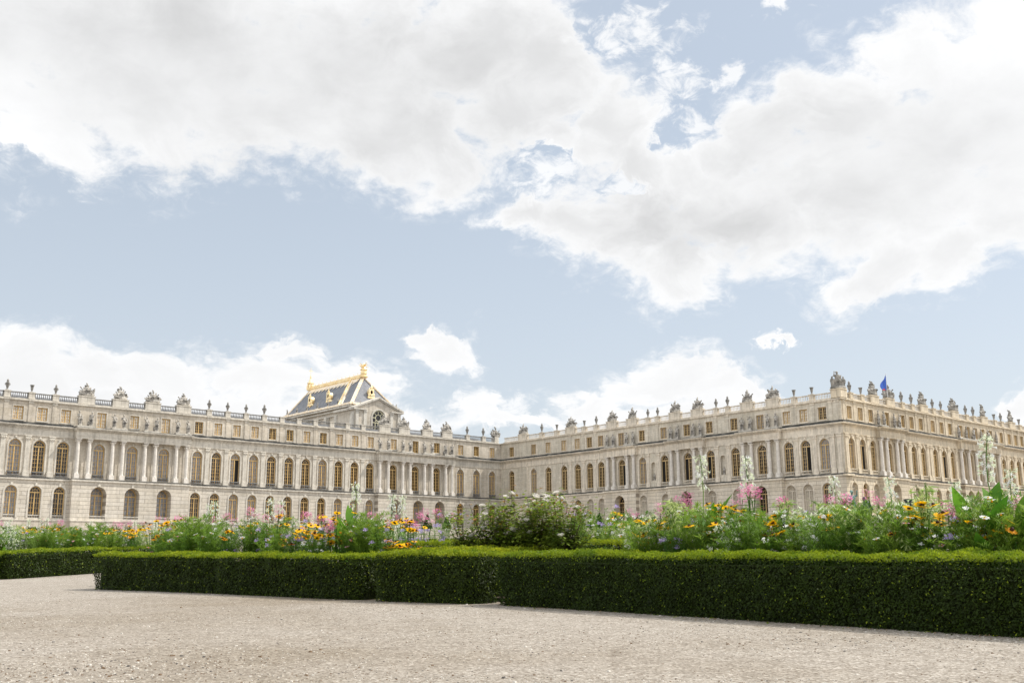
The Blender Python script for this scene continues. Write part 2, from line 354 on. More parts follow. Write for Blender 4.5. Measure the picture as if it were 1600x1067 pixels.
_win = {}
def window_meshes(w_, h, arch, cols, rows, fm, pm):
    key = (w_, h, arch, cols, rows, fm, pm)
    if key in _win: return _win[key]
    mb = MB(S); a = w_/2; zsp = h-a if arch else h; t = .075; y0, y1 = -.05, .01
    mb.box(-a, -a+t, y0, y1, 0, zsp); mb.box(a-t, a, y0, y1, 0, zsp); mb.box(-a+t, a-t, y0, y1, 0, t)
    mb.box(-.045, .045, y0-.02, y1, t, zsp)                      # meeting stiles
    if arch:
        mb.box(-a+t, a-t, y0-.025, y1, zsp-.09, zsp+.02)          # transom
        arch_ring(mb, 0, zsp, a-t, a, y0, y1)
        if rows:
            arch_ring(mb, 0, zsp+.02, a*.42, a*.42+.028, y0+.012, y1, seg=8)
            for ang in (45, 90, 135):
                c, s = math.cos(R(ang)), math.sin(R(ang)); r0 = a*.42 if ang != 90 else .05; r1 = a-t
                px, pz = -s*.016, c*.016
                mb.face([(c*r0+px,y0+.012,zsp+s*r0+pz),(c*r0-px,y0+.012,zsp+s*r0-pz),(c*r1-px,y0+.012,zsp+s*r1-pz),(c*r1+px,y0+.012,zsp+s*r1+pz)])
        ztop = zsp-.09
    else:
        mb.box(-a+t, a-t, y0, y1, h-t, h); ztop = h-t
    for side in (-1, 1):
        lo, hi = (-a+t, -.045) if side < 0 else (.045, a-t)
        for k in range(1, cols):
            x = lo+(hi-lo)*k/cols; mb.box(x-.014, x+.014, y0+.015, y1, t, ztop)
        for k in range(1, rows):
            z = t+(ztop-t)*k/rows; mb.box(lo, hi, y0+.018, y1-.002, z-.014, z+.014)
    fr = mb.mesh('window_frame', MAT[fm])
    mp = MB(S)
    if arch:
        loop = [(-a, 0)]+[(-a*math.cos(PI*k/12), zsp+a*math.sin(PI*k/12)) for k in range(13)]+[(a, 0)]
    else: loop = [(-a, 0), (-a, h), (a, h), (a, 0)]
    mp.face([(x, .012, z) for x, z in reversed(loop)])
    # panes set at slightly different angles inside would read as one; one sheet per window
    pn = mp.mesh('window_pane', MAT[pm]); _win[key] = (fr, pn); return _win[key]

BAL = [(.030, 0), (.042, .04), (.022, .10), (.048, .22), (.026, .40), (.040, .47), (.030, .50)]
def baluster(mb, x, y, z, h, mi=0, k=1.0):
    mb.lathe([(r*k, zz/.50*h) for r, zz in BAL], 6, (x, y, z), mi, False)
_bal = {}
def balustrade_mesh(Ln, h, sp, mat, k=1.0, deep=.16):
    key = (round(Ln, 2), h, sp, mat, k)
    if key in _bal: return _bal[key]
    mb = MB(S); n = max(2, int(Ln/sp))
    mb.box(-Ln/2, Ln/2, -deep/2, deep/2, 0, .07); mb.box(-Ln/2, Ln/2, -deep/2-.02, deep/2+.02, h-.09, h)
    for i in range(n): baluster(mb, -Ln/2+(i+.5)*Ln/n, 0, .07, h-.16, 0, k)
    _bal[key] = mb.mesh('balustrade', MAT[mat]); return _bal[key]

_pil = {}
def pilaster_mesh(mat, w_=.40):
    key = (mat, w_)
    if key in _pil: return _pil[key]
    mb = MB(S); a = w_/2
    mb.box(-a-.10, a+.10, -.16, 0, 8.03, 8.44); mb.box(-a-.06, a+.06, -.12, 0, 8.44, 8.55)
    mb.box(-a, a, -.075, 0, 8.55, 11.36); mb.box(-a-.02, a+.02, -.10, 0, 11.36, 11.42)
    for s in (-1, 1):
        mb.lathe([(.02, -.02), (.085, .02), (.085, .12), (.02, .16)], 7, (s*(a-.02), -.08, 11.44))
    mb.box(-a-.05, a+.05, -.13, 0, 11.42, 11.62); mb.box(-a-.09, a+.09, -.15, 0, 11.66, 11.75)
    for k in range(3): mb.lathe([(.0, 0), (.05, .05), (0, .12)], 5, (-a*.8+k*a*.8, -.14, 11.45))
    _pil[key] = mb.mesh('pilaster', MAT[mat]); return _pil[key]
def column_mesh():
    mb = MB(S)
    mb.box(-.245, .245, -.27, .245, 8.03, 8.40); mb.box(-.215, .215, -.215, .215, 8.40, 8.47)
    mb.lathe([(.205, 0), (.215, .04), (.19, .08), (.18, .19)], 14, (0, 0, 8.47))
    mb.lathe([(.185, 0), (.182, .9), (.172, 1.8), (.155, 2.68)], 14, (0, 0, 8.66))
    mb.lathe([(.16, 0), (.17, .03), (.165, .12), (.22, .22), (.23, .26)], 14, (0, 0, 11.34))
    for sx in (-1, 1):
        for sy in (-1, 1): mb.lathe([(.02, -.02), (.075, .02), (.075, .10), (.02, .14)], 7, (sx*.16, sy*.16, 11.48))
    mb.box(-.25, .25, -.25, .25, 11.66, 11.75)
    return mb.mesh('column', MAT['column'])
COLUMN = column_mesh()

def part(root, name, me, F, loc=(0, 0, 0), rz=0, parent=None, parent_mat=None):
    """a part of root, given in the facade frame F (metres = units * S)"""
    loc = Vector(loc)*S
    mt = root.matrix_basis.inverted() @ F @ Matrix.Translation(loc) @ Matrix.Rotation(rz, 4, 'Z')
    return add(name, me, root, mt)
def subpart(o, name, me): return add(name, me, o, Matrix.Identity(4))

def facade(root, F, x0, x1, pavs, wins, pils, mats, seed, dark=0.2, plain=(), niches=(), blind_ground=False, close=(True, True)):
    """pavs: (xa, xb, projection, [column xs]); wins: window centres"""
    rnd = random.Random(seed)
    st, ru, tr, fm = mats
    inpav = lambda x: next((p for p in pavs if p[0] < x < p[1]), None)
    W = MB(S)   # materials: 0 ashlar, 1 rusticated, 2 trim
    gops_n = [(x, 1.02, 4.28, 7.18, True) for x in wins if not inpav(x)]
    fops = [(x, 1.06, 8.12, 11.36, True) for x in wins]
    aops = [(x, .88, 13.18, 14.38, False) for x in wins if not inpav(x)]+[(x, .88, 12.98 if k % 2 == 0 else 13.18, 14.38, False) for k, x in enumerate([x for x in wins if inpav(x)])]
    nops = [(x, .62, 8.75, 10.75, True) for x in niches]
    # ground storey between the pavilions
    x = x0
    for p in sorted(pavs)+[None]:
        xe = p[0] if p else x1
        wall(W, x, xe, 4.15, 7.75, 0, [o for o in gops_n if x < o[0] < xe], .30, 1)
        W.box(x, xe, -.12, .3, GB-1.2, 4.08, 0); W.box(x, xe, -.17, .3, 4.08, 4.15, 2)
        W.box(x, xe, -.14, .0, 7.75, 7.93, 2)
        if p:
            a, b, q, cols = p
            ops = [(xx, 1.46, 4.28, 7.30, True) for xx in wins if a < xx < b]
            wall(W, a, b, 4.15, 7.75, -q, ops, q+.28, 1)
            W.box(a, b, -q-.12, -q+.3, GB-1.2, 4.08, 0); W.box(a-.03, b+.03, -q-.17, -q+.3, 4.08, 4.15, 2)
            W.face([(a,0,4.15),(a,-q,4.15),(a,-q,7.75),(a,0,7.75)], 1); W.face([(b,-q,4.15),(b,0,4.15),(b,0,7.75),(b,-q,7.75)], 1)
            W.face([(a,0,GB-1.2),(a,-q+.3,GB-1.2),(a,-q+.3,4.15),(a,0,4.15)], 0); W.face([(b,-q+.3,GB-1.2),(b,0,GB-1.2),(b,0,4.15),(b,-q+.3,4.15)], 0)
            W.box(a-.1, b+.1, -q-.14, .25, 7.75, 7.93, 2)
            W.box(a, b, -q, .2, 7.95, 8.03, 2)
            W.box(a, b, -q, .05, 11.75, 12.47, 2)            # entablature carried by the columns
            W.box(a-.03, b+.03, -q-.03, .05, 11.98, 12.04, 2)
            x = b
    wall(W, x0, x1, 8.0, 11.75, 0, fops+nops, .26, 0)
    x = x0
    for p in sorted(pavs)+[None]:
        xe = p[0] if p else x1
        W.box(x, xe, -.06, .04, 11.75, 12.0, 2); W.box(x, xe, -.03, .04, 12.0, 12.40, 2); W.box(x, xe, -.09, .04, 12.40, 12.47, 2)
        if p: x = p[1]
    wall(W, x0, x1, 12.47, 14.86, 0, aops, .22, 0)
    for xx in niches:                                        # niche backs, a real hollow
        W.box(xx-.31, xx+.31, .26, .30, 8.75, 10.75, 0)
        arch_ring(W, xx, 10.44, .31, .40, -.03, 0, 2, 10, legs=1.7)
    # arch mouldings, keystones, sills
    for (xx, w_, zs, zt, ar) in fops:
        arch_ring(W, xx, zt-w_/2, w_/2+.02, w_/2+.15, -.045, 0, 2, 12, legs=2.55)
        W.box(xx-.09, xx+.09, -.10, 0, zt+.02, zt+.30, 2)
        W.lathe([(0, 0), (.09, .03), (.10, .12), (.05, .2), (0, .22)], 7, (xx, -.10, zt+.06), 2)
        for s in (-1, 1):
            W.box(xx+s*.38-.13, xx+s*.38+.13, -.035, 0, zt+.03, zt+.14, 2)
    for (xx, w_, zs, zt, ar) in gops_n:
        arch_ring(W, xx, zt-w_/2, w_/2+.02, w_/2+.17, -.05, 0, 2, 12, legs=2.35)
        W.box(xx-.10, xx+.10, -.09, 0, zt+.02, zt+.30, 2)
    for p in pavs:
        for xx in [v for v in wins if p[0] < v < p[1]]: W.box(xx-.11, xx+.11, -p[2]-.06, -p[2], 7.32, 7.62, 2)
    for (xx, w_, zs, zt, ar) in aops:
        W.box(xx-.56, xx+.56, -.06, 0, zs-.12, zs-.02, 2)
        W.box(xx-.54, xx-.45, -.03, 0, zs, zt+.08, 2); W.box(xx+.45, xx+.54, -.03, 0, zs, zt+.08, 2); W.box(xx-.54, xx+.54, -.035, 0, zt+.02, zt+.10, 2)
    for xx in pils:                                          # low attic pilaster strips over the order
        if xx in plain: continue
        W.box(xx-.20, xx+.20, -.045, 0, 12.98, 14.70, 0); W.box(xx-.24, xx+.24, -.07, 0, 14.70, 14.86, 2)
    me = W.mesh('wall', [MAT[st], MAT[ru], MAT[tr]]); part(root, 'wall', me, F)
    # cornices
    Cn = MB(S)
    def cornice(a, b, q, ends=.0):
        Cn.box(a-ends, b+ends, -q-.13, 0, 12.47, 12.50); n = int((b-a)/.15)
        for i in range(n):
            xx = a+(i+.5)*(b-a)/n; Cn.box(xx-.04, xx+.04, -q-.20, -q-.13, 12.50, 12.60)
        Cn.box(a-ends, b+ends, -q-.13, 0, 12.50, 12.60); Cn.box(a-ends, b+ends, -q-.30, 0, 12.60, 12.68); Cn.box(a-ends, b+ends, -q-.36, 0, 12.68, 12.75)
    x = x0
    for p in sorted(pavs)+[None]:
        xe = p[0]-.10 if p else x1
        cornice(x, xe, 0)
        if p: cornice(p[0], p[1], p[2], .10); x = p[1]+.10
    Cn.box(x0, x1, -.10, .1, 14.86, 14.93); Cn.box(x0, x1, -.17, .1, 14.93, 15.02)
    part(root, 'cornice', Cn.mesh('cornice', MAT[tr]), F)
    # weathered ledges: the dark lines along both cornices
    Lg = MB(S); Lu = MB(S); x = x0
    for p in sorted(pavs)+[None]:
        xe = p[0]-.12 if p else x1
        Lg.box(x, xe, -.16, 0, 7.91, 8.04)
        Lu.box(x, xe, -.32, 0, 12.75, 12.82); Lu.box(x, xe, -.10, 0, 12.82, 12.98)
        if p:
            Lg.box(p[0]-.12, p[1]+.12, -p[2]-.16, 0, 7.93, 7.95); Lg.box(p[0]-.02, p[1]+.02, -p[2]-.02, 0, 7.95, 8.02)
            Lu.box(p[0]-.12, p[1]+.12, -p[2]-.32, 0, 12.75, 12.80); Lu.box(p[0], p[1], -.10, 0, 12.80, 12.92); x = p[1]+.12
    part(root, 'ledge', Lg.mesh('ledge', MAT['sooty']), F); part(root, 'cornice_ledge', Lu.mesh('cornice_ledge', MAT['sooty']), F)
    # windows
    for i, xx in enumerate(wins):
        pv = inpav(xx)
        r = rnd.random()
        pm = 'pane_dark' if r < .75 else 'pane_curtain'
        if dark < .1 and xx < 60: pm = 'pane_curtain' if r < .72 else 'pane_dark'
        fr, pn = window_meshes(1.06, 3.24, True, 2, 7, fm, pm)
        o = part(root, 'arched_window', fr, F, (xx, .22, 8.12)); subpart(o, 'pane', pn)
        if rnd.random() < dark:                              # a casement standing open on the dark room
            ident(o, label='tall arched window with an open casement')
            vb = MB(S); lo = -.45 if rnd.random() < .5 else .05
            vb.box(lo, lo+.40, -.075, -.052, .08, 2.58); subpart(o, 'opening', vb.mesh('opening', MAT['void']))
        b = add('window_balustrade', balustrade_mesh(1.04, .36, .13, 'baluster' if dark < .1 else tr, .8, .10), o, Matrix.Translation(Vector((0, -.26, 0))*S))
        # ground storey
        gw = 1.46 if pv else 1.02
        blind = blind_ground and i % 3 != 1
        if pv: fr, pn = window_meshes(gw, 3.02, True, 2, 5, fm, 'blocked' if blind else ('pane_curtain' if dark < .1 else 'pane_dark'))
        else: fr, pn = window_meshes(gw, 2.90, True, 2, 5, tr if blind else fm, 'blocked' if blind else ('pane_curtain' if r < .6 else 'pane_dark'))
        o = part(root, 'ground_floor_window', fr, F, (xx, .25, 4.28)); subpart(o, 'pane', pn)
        add('window_balustrade', balustrade_mesh(gw-.02, .34, .13, tr, .8, .10), o, Matrix.Translation(Vector((0, -.18-(pv[2] if pv else 0), 0))*S))
    for (xx, w_, zs, zt, ar) in aops:
        r = rnd.random(); pm = 'pane_blind' if r < (.8 if dark < .1 else .3) else ('pane_curtain' if r < .7 else 'pane_dark')
        fr, pn = window_meshes(.88, round(zt-zs, 2), False, 2, 4, fm, pm)
        o = part(root, 'attic_window', fr, F, (xx, .17, zs)); subpart(o, 'pane', pn)
    pm_ = pilaster_mesh(tr)
    for xx in pils:
        if xx not in plain: part(root, 'pilaster', pm_, F, (xx, 0, 0))
    for p in pavs:
        for xx in p[3]:
            part(root, 'column', COLUMN, F, (xx, -p[2]+.27, 0))
            pb = _pil.get('resp'+tr)
            if pb is None:
                mb = MB(S); mb.box(-.17, .17, -.05, 0, 8.03, 11.75); pb = _pil['resp'+tr] = mb.mesh('respond', MAT[tr])
            part(root, 'respond', pb, F, (xx, 0, 0))
    return inpav

PED = {}
def pedestal_mesh(w_, h, mat, d=.42):
    key = (w_, h, mat)
    if key not in PED:
        mb = MB(S); mb.box(-w_/2, w_/2, -d/2, d/2, 0, h-.1); mb.box(-w_/2-.04, w_/2+.04, -d/2-.04, d/2+.04, h-.1, h)
        mb.box(-w_/2-.03, w_/2+.03, -d/2-.03, d/2+.03, 0, .08); PED[key] = mb.mesh('pedestal', MAT[mat])
    return PED[key]
def roofline(root, F, x0, x1, items, tr, bal):
    """items: (x, kind) with kind u = urn, t = trophy; pedestals with balustrade spans between"""
    mb = MB(S); mb.box(x0, x1, -.08, .45, 15.02, 15.10); part(root, 'blocking_course', mb.mesh('blocking_course', MAT[tr]), F)
    xs = sorted(items); edges = []
    for x, k in xs:
        w_ = .52 if k == 'u' else 1.55 if k == 't' else .5
        part(root, 'pedestal', pedestal_mesh(w_, .64 if k != 't' else .80, tr), F, (x, .13, 15.10)); edges.append((x-w_/2, x+w_/2))
    cur = x0
    for a, b in edges+[(x1, x1)]:
        if a-cur > .25: part(root, 'balustrade', balustrade_mesh(a-cur, .60, .165, bal), F, ((a+cur)/2, .13, 15.10))
        cur = b

# --- north wing (left)
nwing = empty('palace_wing', E1*20*S+E2*DA*S+Vector((0, 0, .5+GB*S)))
nwing.matrix_basis = Matrix.Translation(nwing.location)
ident(nwing, 'long pale limestone palace wing on the left with two columned pavilions', 'palace wing')
WA = [33.05-2.12*k for k in range(6, -1, -1)]+[36.4, 39.6, 42.8]+[46.32+2.103*k for k in range(11)]+[70.6, 73.8, 77.0, 80.7, 83.28, 85.87]
CA1 = [34.24, 35.3, 37.5, 38.49, 40.69, 41.73, 43.9, 44.98]; CA2 = [68.43, 69.61, 71.68, 72.75, 74.88, 75.98, 78.07, 79.06]
PA = [33.05-2.12*(k+.5) for k in range(6)]+[46.32+2.103*(k+.5) for k in range(10)]
facade(nwing, FA, 20.0, 87.336, [(33.92, 45.32, .7, CA1), (68.08, 79.42, .7, CA2)], WA, PA, ('stone', 'rustic', 'trim', 'frame'), 3, .04)
RA = [(23.6, 'u'), (25.7, 'u'), (27.72, 'u'), (29.86, 'u'), (32.0, 'u'), (34.85, 't'), (38.12, 't'), (41.36, 't'), (44.58, 't'), (47.37, 'u'), (49.43, 'u'), (51.55, 'u'), (53.69, 'u'),
      (55.8, 'p'), (57.9, 'p'), (60.0, 'p'), (62.1, 'p'), (64.2, 'p'), (66.3, 'p'), (69.3, 't'), (72.13, 't'), (75.56, 't'), (78.6, 't'), (81.88, 'u'), (84.51, 'u')]
roofline(nwing, FA, 20.0, 86.4, RA, 'trim', 'baluster')
mb = MB(S); mb.face([(20, .7, 15.05), (85.2, .7, 15.05), (85.2, 2.2, 15.66), (20, 2.2, 15.66)]); mb.face([(20, 2.2, 15.66), (85.2, 2.2, 15.66), (85.2, 7.6, 15.5), (20, 7.6, 15.5)])
part(nwing, 'slate_roof', mb.mesh('slate_roof', MAT['dark_roof']), FA)
mb = MB(S); mb.box(20, 87.336, .45, 8.0, 14.9, 15.04); mb.box(20, 87.336, 7.6, 8.0, GB-1, 14.9); mb.box(20, 20.3, .3, 7.6, GB-1, 14.9)
part(nwing, 'flat_roof', mb.mesh('flat_roof', MAT['roof']), FA)
mb = MB(S)                                                    # cellar lights in the plinth
for xx in WA[4:10]: mb.box(xx-.42, xx+.42, -.135 if xx < 33.9 else -.84, -.11 if xx < 33.9 else -.8, 2.95, 3.5)
part(nwing, 'cellar_grilles', mb.mesh('cellar_grilles', MAT['void']), FA)

# --- central block: court face (middle) and west face (right)
block = empty('palace_block', E1*DB*S+E2*DC*S+Vector((0, 0, .5+GB*S)))
block.matrix_basis = Matrix.Translation(block.location)
ident(block, 'big honey-coloured palace block on the right with its near corner facing the garden', 'palace')
WB = [-x for x in (97.9, 93.81, 91.2, 88.47, 86.2, 84.22, 82.4, 79.2, 76.1, 72.95, 69.75, 66.75, 63.6, 60.4, 57.3, 55.41, 53.35)]
PB = [-x for x in (87.4, 85.2, 83.3, 75.3, 73.8, 65.9, 64.45, 56.38, 54.38, 52.45, 51.75)]
facade(block, FB, -100.0, -51.311, [(-81.55, -76.75, .55, [-81.15, -80.2, -78.15, -77.2]), (-72.2, -67.3, .55, [-71.8, -70.85, -68.7, -67.72]), (-62.85, -57.95, .55, [-62.45, -61.45, -59.35, -58.35])],
       WB, PB, ('stone_n', 'rustic_n', 'trim_n', 'frame_far'), 11, .28, niches=(-74.55, -65.2), blind_ground=True)
RB = [(95.8, 't'), (92.4, 'u'), (89.73, 'u'), (87.31, 't'), (85.07, 'u'), (83.12, 'u'), (80.62, 't'), (77.53, 't'), (75.2, 'u'), (73.79, 'u'), (71.32, 't'), (68.27, 't'), (65.83, 'u'), (64.36, 'u'), (61.92, 't'), (58.85, 't'), (56.4, 'u'), (54.41, 'u')]
RB = [(-x, k) for x, k in RB]
roofline(block, FB, -99.4, -52.3, RB, 'trim_n', 'trim_n')
WC = [88.68, 90.68, 92.6, 95.72, 98.8, 100.62, 102.58, 105.15, 107.12, 109.02, 111.5, 113.25, 115.07, 116.9, 118.8, 121.6, 123.74, 125.5, 127.15, 129.2]
PC = [87.75, 89.68, 91.64, 99.7, 101.6, 103.5, 104.15, 106.13, 108.07, 109.85, 122.6, 124.62, 126.3, 128.2]
facade(block, FC, 87.336, 131.0, [(93.25, 98.2, .5, [93.68, 94.79, 96.77, 97.8]), (110.2, 120.2, .5, [110.6, 112.35, 114.15, 116.0, 117.85, 119.8])],
       WC, PC, ('stone_w', 'rustic_w', 'trim_w', 'frame_far'), 23, .16, blind_ground=True)
RC = [(89.27, 'u'), (91.3, 'u'), (93.57, 't'), (96.63, 't'), (99.16, 'u'), (101.19, 'u'), (103.52, 't'), (105.74, 'u'), (107.6, 'u'), (110.49, 't'), (113.38, 'u'), (115.2, 'u'), (117.6, 't'), (120.47, 'u'), (122.26, 'u'), (124.91, 't'), (127.22, 'u'), (129.4, 'u')]
roofline(block, FC, 88.3, 131.0, RC, 'trim_w', 'trim_n')
mb = MB(S); mb.box(-99.9, -51.76, .45, 43, 14.9, 15.06); mb.box(-99.9, -51.6, 42.6, 43.6, GB-1, 14.9); mb.box(-100.2, -99.9, .3, 43, GB-1, 14.9)
part(block, 'flat_roof', mb.mesh('flat_roof', MAT['roof']), FB)
# corner pier that joins the two fronts, with its broad pedestal
for nm_, bx in (('corner_cornice', (86.98, 87.9, -.36, .6, 12.62, 12.74)), ('corner_band', (87.0, 88.3, -.36, .1, 7.75, 7.92))):
    mb = MB(S); mb.box(*bx); part(block, nm_, mb.mesh(nm_, MAT['trim_w']), FC)
mb = MB(S); mb.box(87.17, 88.3, -.20, .95, 14.93, 15.02)
mb.box(87.15, 88.25, -.18, .92, 15.10, 15.86); mb.box(87.10, 88.30, -.23, .97, 15.86, 15.95); mb.box(87.25, 88.2, -.1, .85, 15.02, 15.10)
part(block, 'corner_pedestal', mb.mesh('corner_pedestal', MAT['trim_w']), FC)
mb = MB(S); mb.box(86.5, 87.1, 0.1, .9, 15.02, 15.86)
part(block, 'corner_pedestal', mb.mesh('inner_pedestal', MAT['trim']), FA)
# quoins of the recessed corner bay
mb = MB(S)
for k in range(22):
    z = 8.05+k*.215; d = .28 if k % 2 else .20
    if z > 12.3: break
    mb.box(-95.05-.02, -95.05+d, -.06, 0, z, z+.19)
part(block, 'quoins', mb.mesh('quoins', MAT['trim_n']), FB)

# ------------------------------------------------------------------ the chapel rising behind the wing
chapel = empty('royal_chapel', E1*73.7*S+E2*108*S+Vector((0, 0, .5+GB*S))); chapel.matrix_basis = Matrix.Translation(chapel.location)
chapel.name = 'chapel'
ident(chapel, 'stone chapel with steep blue slate roof trimmed in gold behind the left wing', 'chapel')
CX = 73.73
W = MB(S)
wall(W, 70.25, 77.2, 12, 18.95, 7.9, [(CX+.1, 1.9, 16.15, 19.0-.02, True)], .35, 0, 14)
W.face([(70.25,7.9,18.95),(77.2,7.9,18.95),(CX,7.9,20.35)])
W.face([(70.25,12,12),(70.25,7.9,12),(70.25,7.9,19.2),(70.25,12,19.2)]); W.face([(77.2,7.9,12),(77.2,12,12),(77.2,12,19.2),(77.2,7.9,19.2)])
W.box(70.62, 76.9, 9.0, 25.4, 12, 19.55, 0)
def rake(xa, za, xb, zb, y0, y1, t):
    W.face([(xa,y0,za),(xb,y0,zb),(xb,y0,zb+t),(xa,y0,za+t)], 1); W.face([(xa,y0,za+t),(xb,y0,zb+t),(xb,y1,zb+t),(xa,y1,za+t)], 1); W.face([(xa,y0,za),(xa,y1,za),(xb,y1,zb),(xb,y0,zb)], 1)
    W.face([(xa,y0,za),(xa,y0,za+t),(xa,y1,za+t),(xa,y1,za)], 1); W.face([(xb,y0,zb),(xb,y1,zb),(xb,y1,zb+t),(xb,y0,zb+t)], 1)
for s, xe in ((-1, 69.95), (1, 77.5)):
    rake(xe, 18.93, CX, 20.45, 7.60, 9.2, .22); rake(xe, 18.80, CX, 20.30, 7.72, 8.0, .13)
W.box(69.95, 71.9, 7.6, 9.2, 18.82, 18.98, 1); W.box(75.6, 77.5, 7.6, 9.2, 18.82, 18.98, 1)
W.box(69.95, 70.6, 9.2, 12.4, 18.82, 19.1, 1)
for xx in (70.55, 71.75, 75.75, 76.9):
    W.box(xx-.22, xx+.22, 7.78, 7.9, 14, 18.7, 1); W.box(xx-.28, xx+.28, 7.72, 7.9, 18.6, 18.82, 1)
arch_ring(W, CX+.1, 18.05-.02, .97, 1.16, 7.82, 7.9, 1, 14, legs=2.0)
# long side: entablature, buttress piers, recessed panels
for y0, y1 in ((12.4, 25.6),):
    W.box(70.35, 70.7, y0-3.4, y1, 19.0, 19.12, 1); W.box(70.2, 70.7, y0-3.4, y1, 19.35, 19.55, 1); W.box(70.45, 70.62, y0-3.4, y1, 18.5, 18.62, 1)
for yy in (12.2, 14.6, 17.2, 19.8, 22.4, 25.0):
    W.box(70.1, 70.62, yy-.28, yy+.28, 12, 18.5, 1); W.box(70.25, 70.8, yy-.22, yy+.22, 19.55, 19.95, 1)
part(chapel, 'wall', W.mesh('chapel_wall', [MAT['stone'], MAT['trim']]), FA)
# scrolled buttress on the right shoulder and the left front
for xs_, sg in ((77.2, 1), (70.25, -1)):
    mb = MB(S); pr = [(0, 18.7), (.15, 18.2), (.28, 17.4), (.48, 16.6), (.85, 15.9), (1.1, 15.4), (1.1, 14.5), (0, 14.5)]
    f = [(xs_+sg*a, 8.0, z) for a, z in pr]; bk = [(xs_+sg*a, 8.7, z) for a, z in pr]
    mb.face(f); mb.face(list(reversed(bk)))
    for k in range(len(pr)): k2 = (k+1) % len(pr); mb.face([f[k], bk[k], bk[k2], f[k2]])
    part(chapel, 'scroll_buttress', mb.mesh('scroll_buttress', MAT['trim']), FA)
# oval west window
mb = MB(S); cz = 18.05-.02; a = .93
arch_ring(mb, 0, cz, a-.10, a, -.06, 0, 0, 16); mb.box(-a, -a+.10, -.06, 0, 16.15, cz); mb.box(a-.10, a, -.06, 0, 16.15, cz); mb.box(-a+.10, a-.10, -.06, 0, 16.15, 16.27)
for r0, r1 in ((.36, .44),):
    for k in range(20):
        t0, t1 = 2*PI*k/20, 2*PI*(k+1)/20
        mb.face([(r0*math.cos(t0),-.06,cz+r0*math.sin(t0)),(r0*math.cos(t1),-.06,cz+r0*math.sin(t1)),(r1*math.cos(t1),-.06,cz+r1*math.sin(t1)),(r1*math.cos(t0),-.06,cz+r1*math.sin(t0))])
for k in range(8):
    t = PI*k/4; c, s = math.cos(t), math.sin(t); r1 = a-.1 if s > -.5 else .62
    mb.face([(c*.44-s*.04,-.055,cz+s*.44+c*.04),(c*.44+s*.04,-.055,cz+s*.44-c*.04),(c*r1+s*.04,-.055,cz+s*r1-c*.04),(c*r1-s*.04,-.055,cz+s*r1+c*.04)])
for z in (17.42, 16.85): mb.box(-a+.1, a-.1, -.055, 0, z-.04, z+.04)
for x in (-.42, 0, .42): mb.box(x-.035, x+.035, -.058, 0, 16.27, 17.42)
MAT['cream'] = (lambda q: q.bsdf((.66, .62, .42), .5))(M('cream_tracery_paint'))
ow = part(chapel, 'arched_window', mb.mesh('rose_window', MAT['cream']), FA, (CX+.1, 8.1, 0)); 
mb = MB(S); mb.face([(x, .01, z) for x, z in reversed([(-a, 16.15)]+[(-a*math.cos(PI*k/14), cz+a*math.sin(PI*k/14)) for k in range(15)]+[(a, 16.15)])])
subpart(ow, 'pane', mb.mesh('rose_pane', MAT['pane_dark']))
# roof
Zb, Zr = 19.75, 23.75
FL, FR_, BL, BR = (70.45,9.0,Zb), (77.0,9.0,Zb), (70.45,25.3,Zb), (77.0,25.3,Zb); RF, RBk = (CX,11.5,Zr), (CX,24.3,Zr)
mb = MB(S); mb.face([FL, RF, RBk, BL][::-1]); mb.face([FR_, BR, RBk, RF][::-1]); mb.face([FL, FR_, RF]); mb.face([BR, BL, RBk])
roof = part(chapel, 'roof', mb.mesh('roof', MAT['slate']), FA)
def band(p, q, w_, t, name, mat, wv=None):
    """raised flat band on the roof from p to q"""
    p = Vector(p); q = Vector(q); d = (q-p).normalized(); n = Vector(wv); sd = d.cross(n).normalized()*w_; n = sd.cross(d).normalized()*t
    if n.z < 0: n = -n
    mb = MB(S); a = [p-sd, p+sd, q+sd, q-sd]; lo = [tuple(v-n*.5) for v in a]; hi = [tuple(v+n) for v in a]
    mb.face(hi); mb.face(lo[::-1])
    for k in range(4): k2 = (k+1) % 4; mb.face([lo[k], lo[k2], hi[k2], hi[k]])
    return part(chapel, name, mb.mesh(name, MAT[mat]), FA)
NL = Vector((-(Zr-Zb), 0, CX-70.45)).normalized(); NF = Vector((0, -(Zr-Zb), 2.5)).normalized()
NRt = Vector(((Zr-Zb), 0, CX-70.45)).normalized()
band(FL, RF, .22, .10, 'gilded_hip', 'pale_gold', NL*1+NF*.4)
band(FR_, RF, .18, .10, 'gilded_hip', 'pale_gold', NRt+NF)
band(BL, RBk, .15, .10, 'gilded_hip', 'pale_gold', NL)
band((70.45, 11.6, Zb), (CX, 13.9, Zr), .28, .10, 'gilded_rib', 'pale_gold', NL)
band((70.40, 11.95, Zb), (CX-.05, 14.2, Zr), .11, .16, 'gilded_rib', 'gold', NL)
mb = MB(S); mb.box(70.15, 70.52, 8.9, 25.5, 19.62, 19.86); mb.box(70.5, 77.0, 8.8, 9.1, 19.62, 19.86)
part(chapel, 'lead_gutter', mb.mesh('lead_gutter', MAT['pale_gold']), FA)
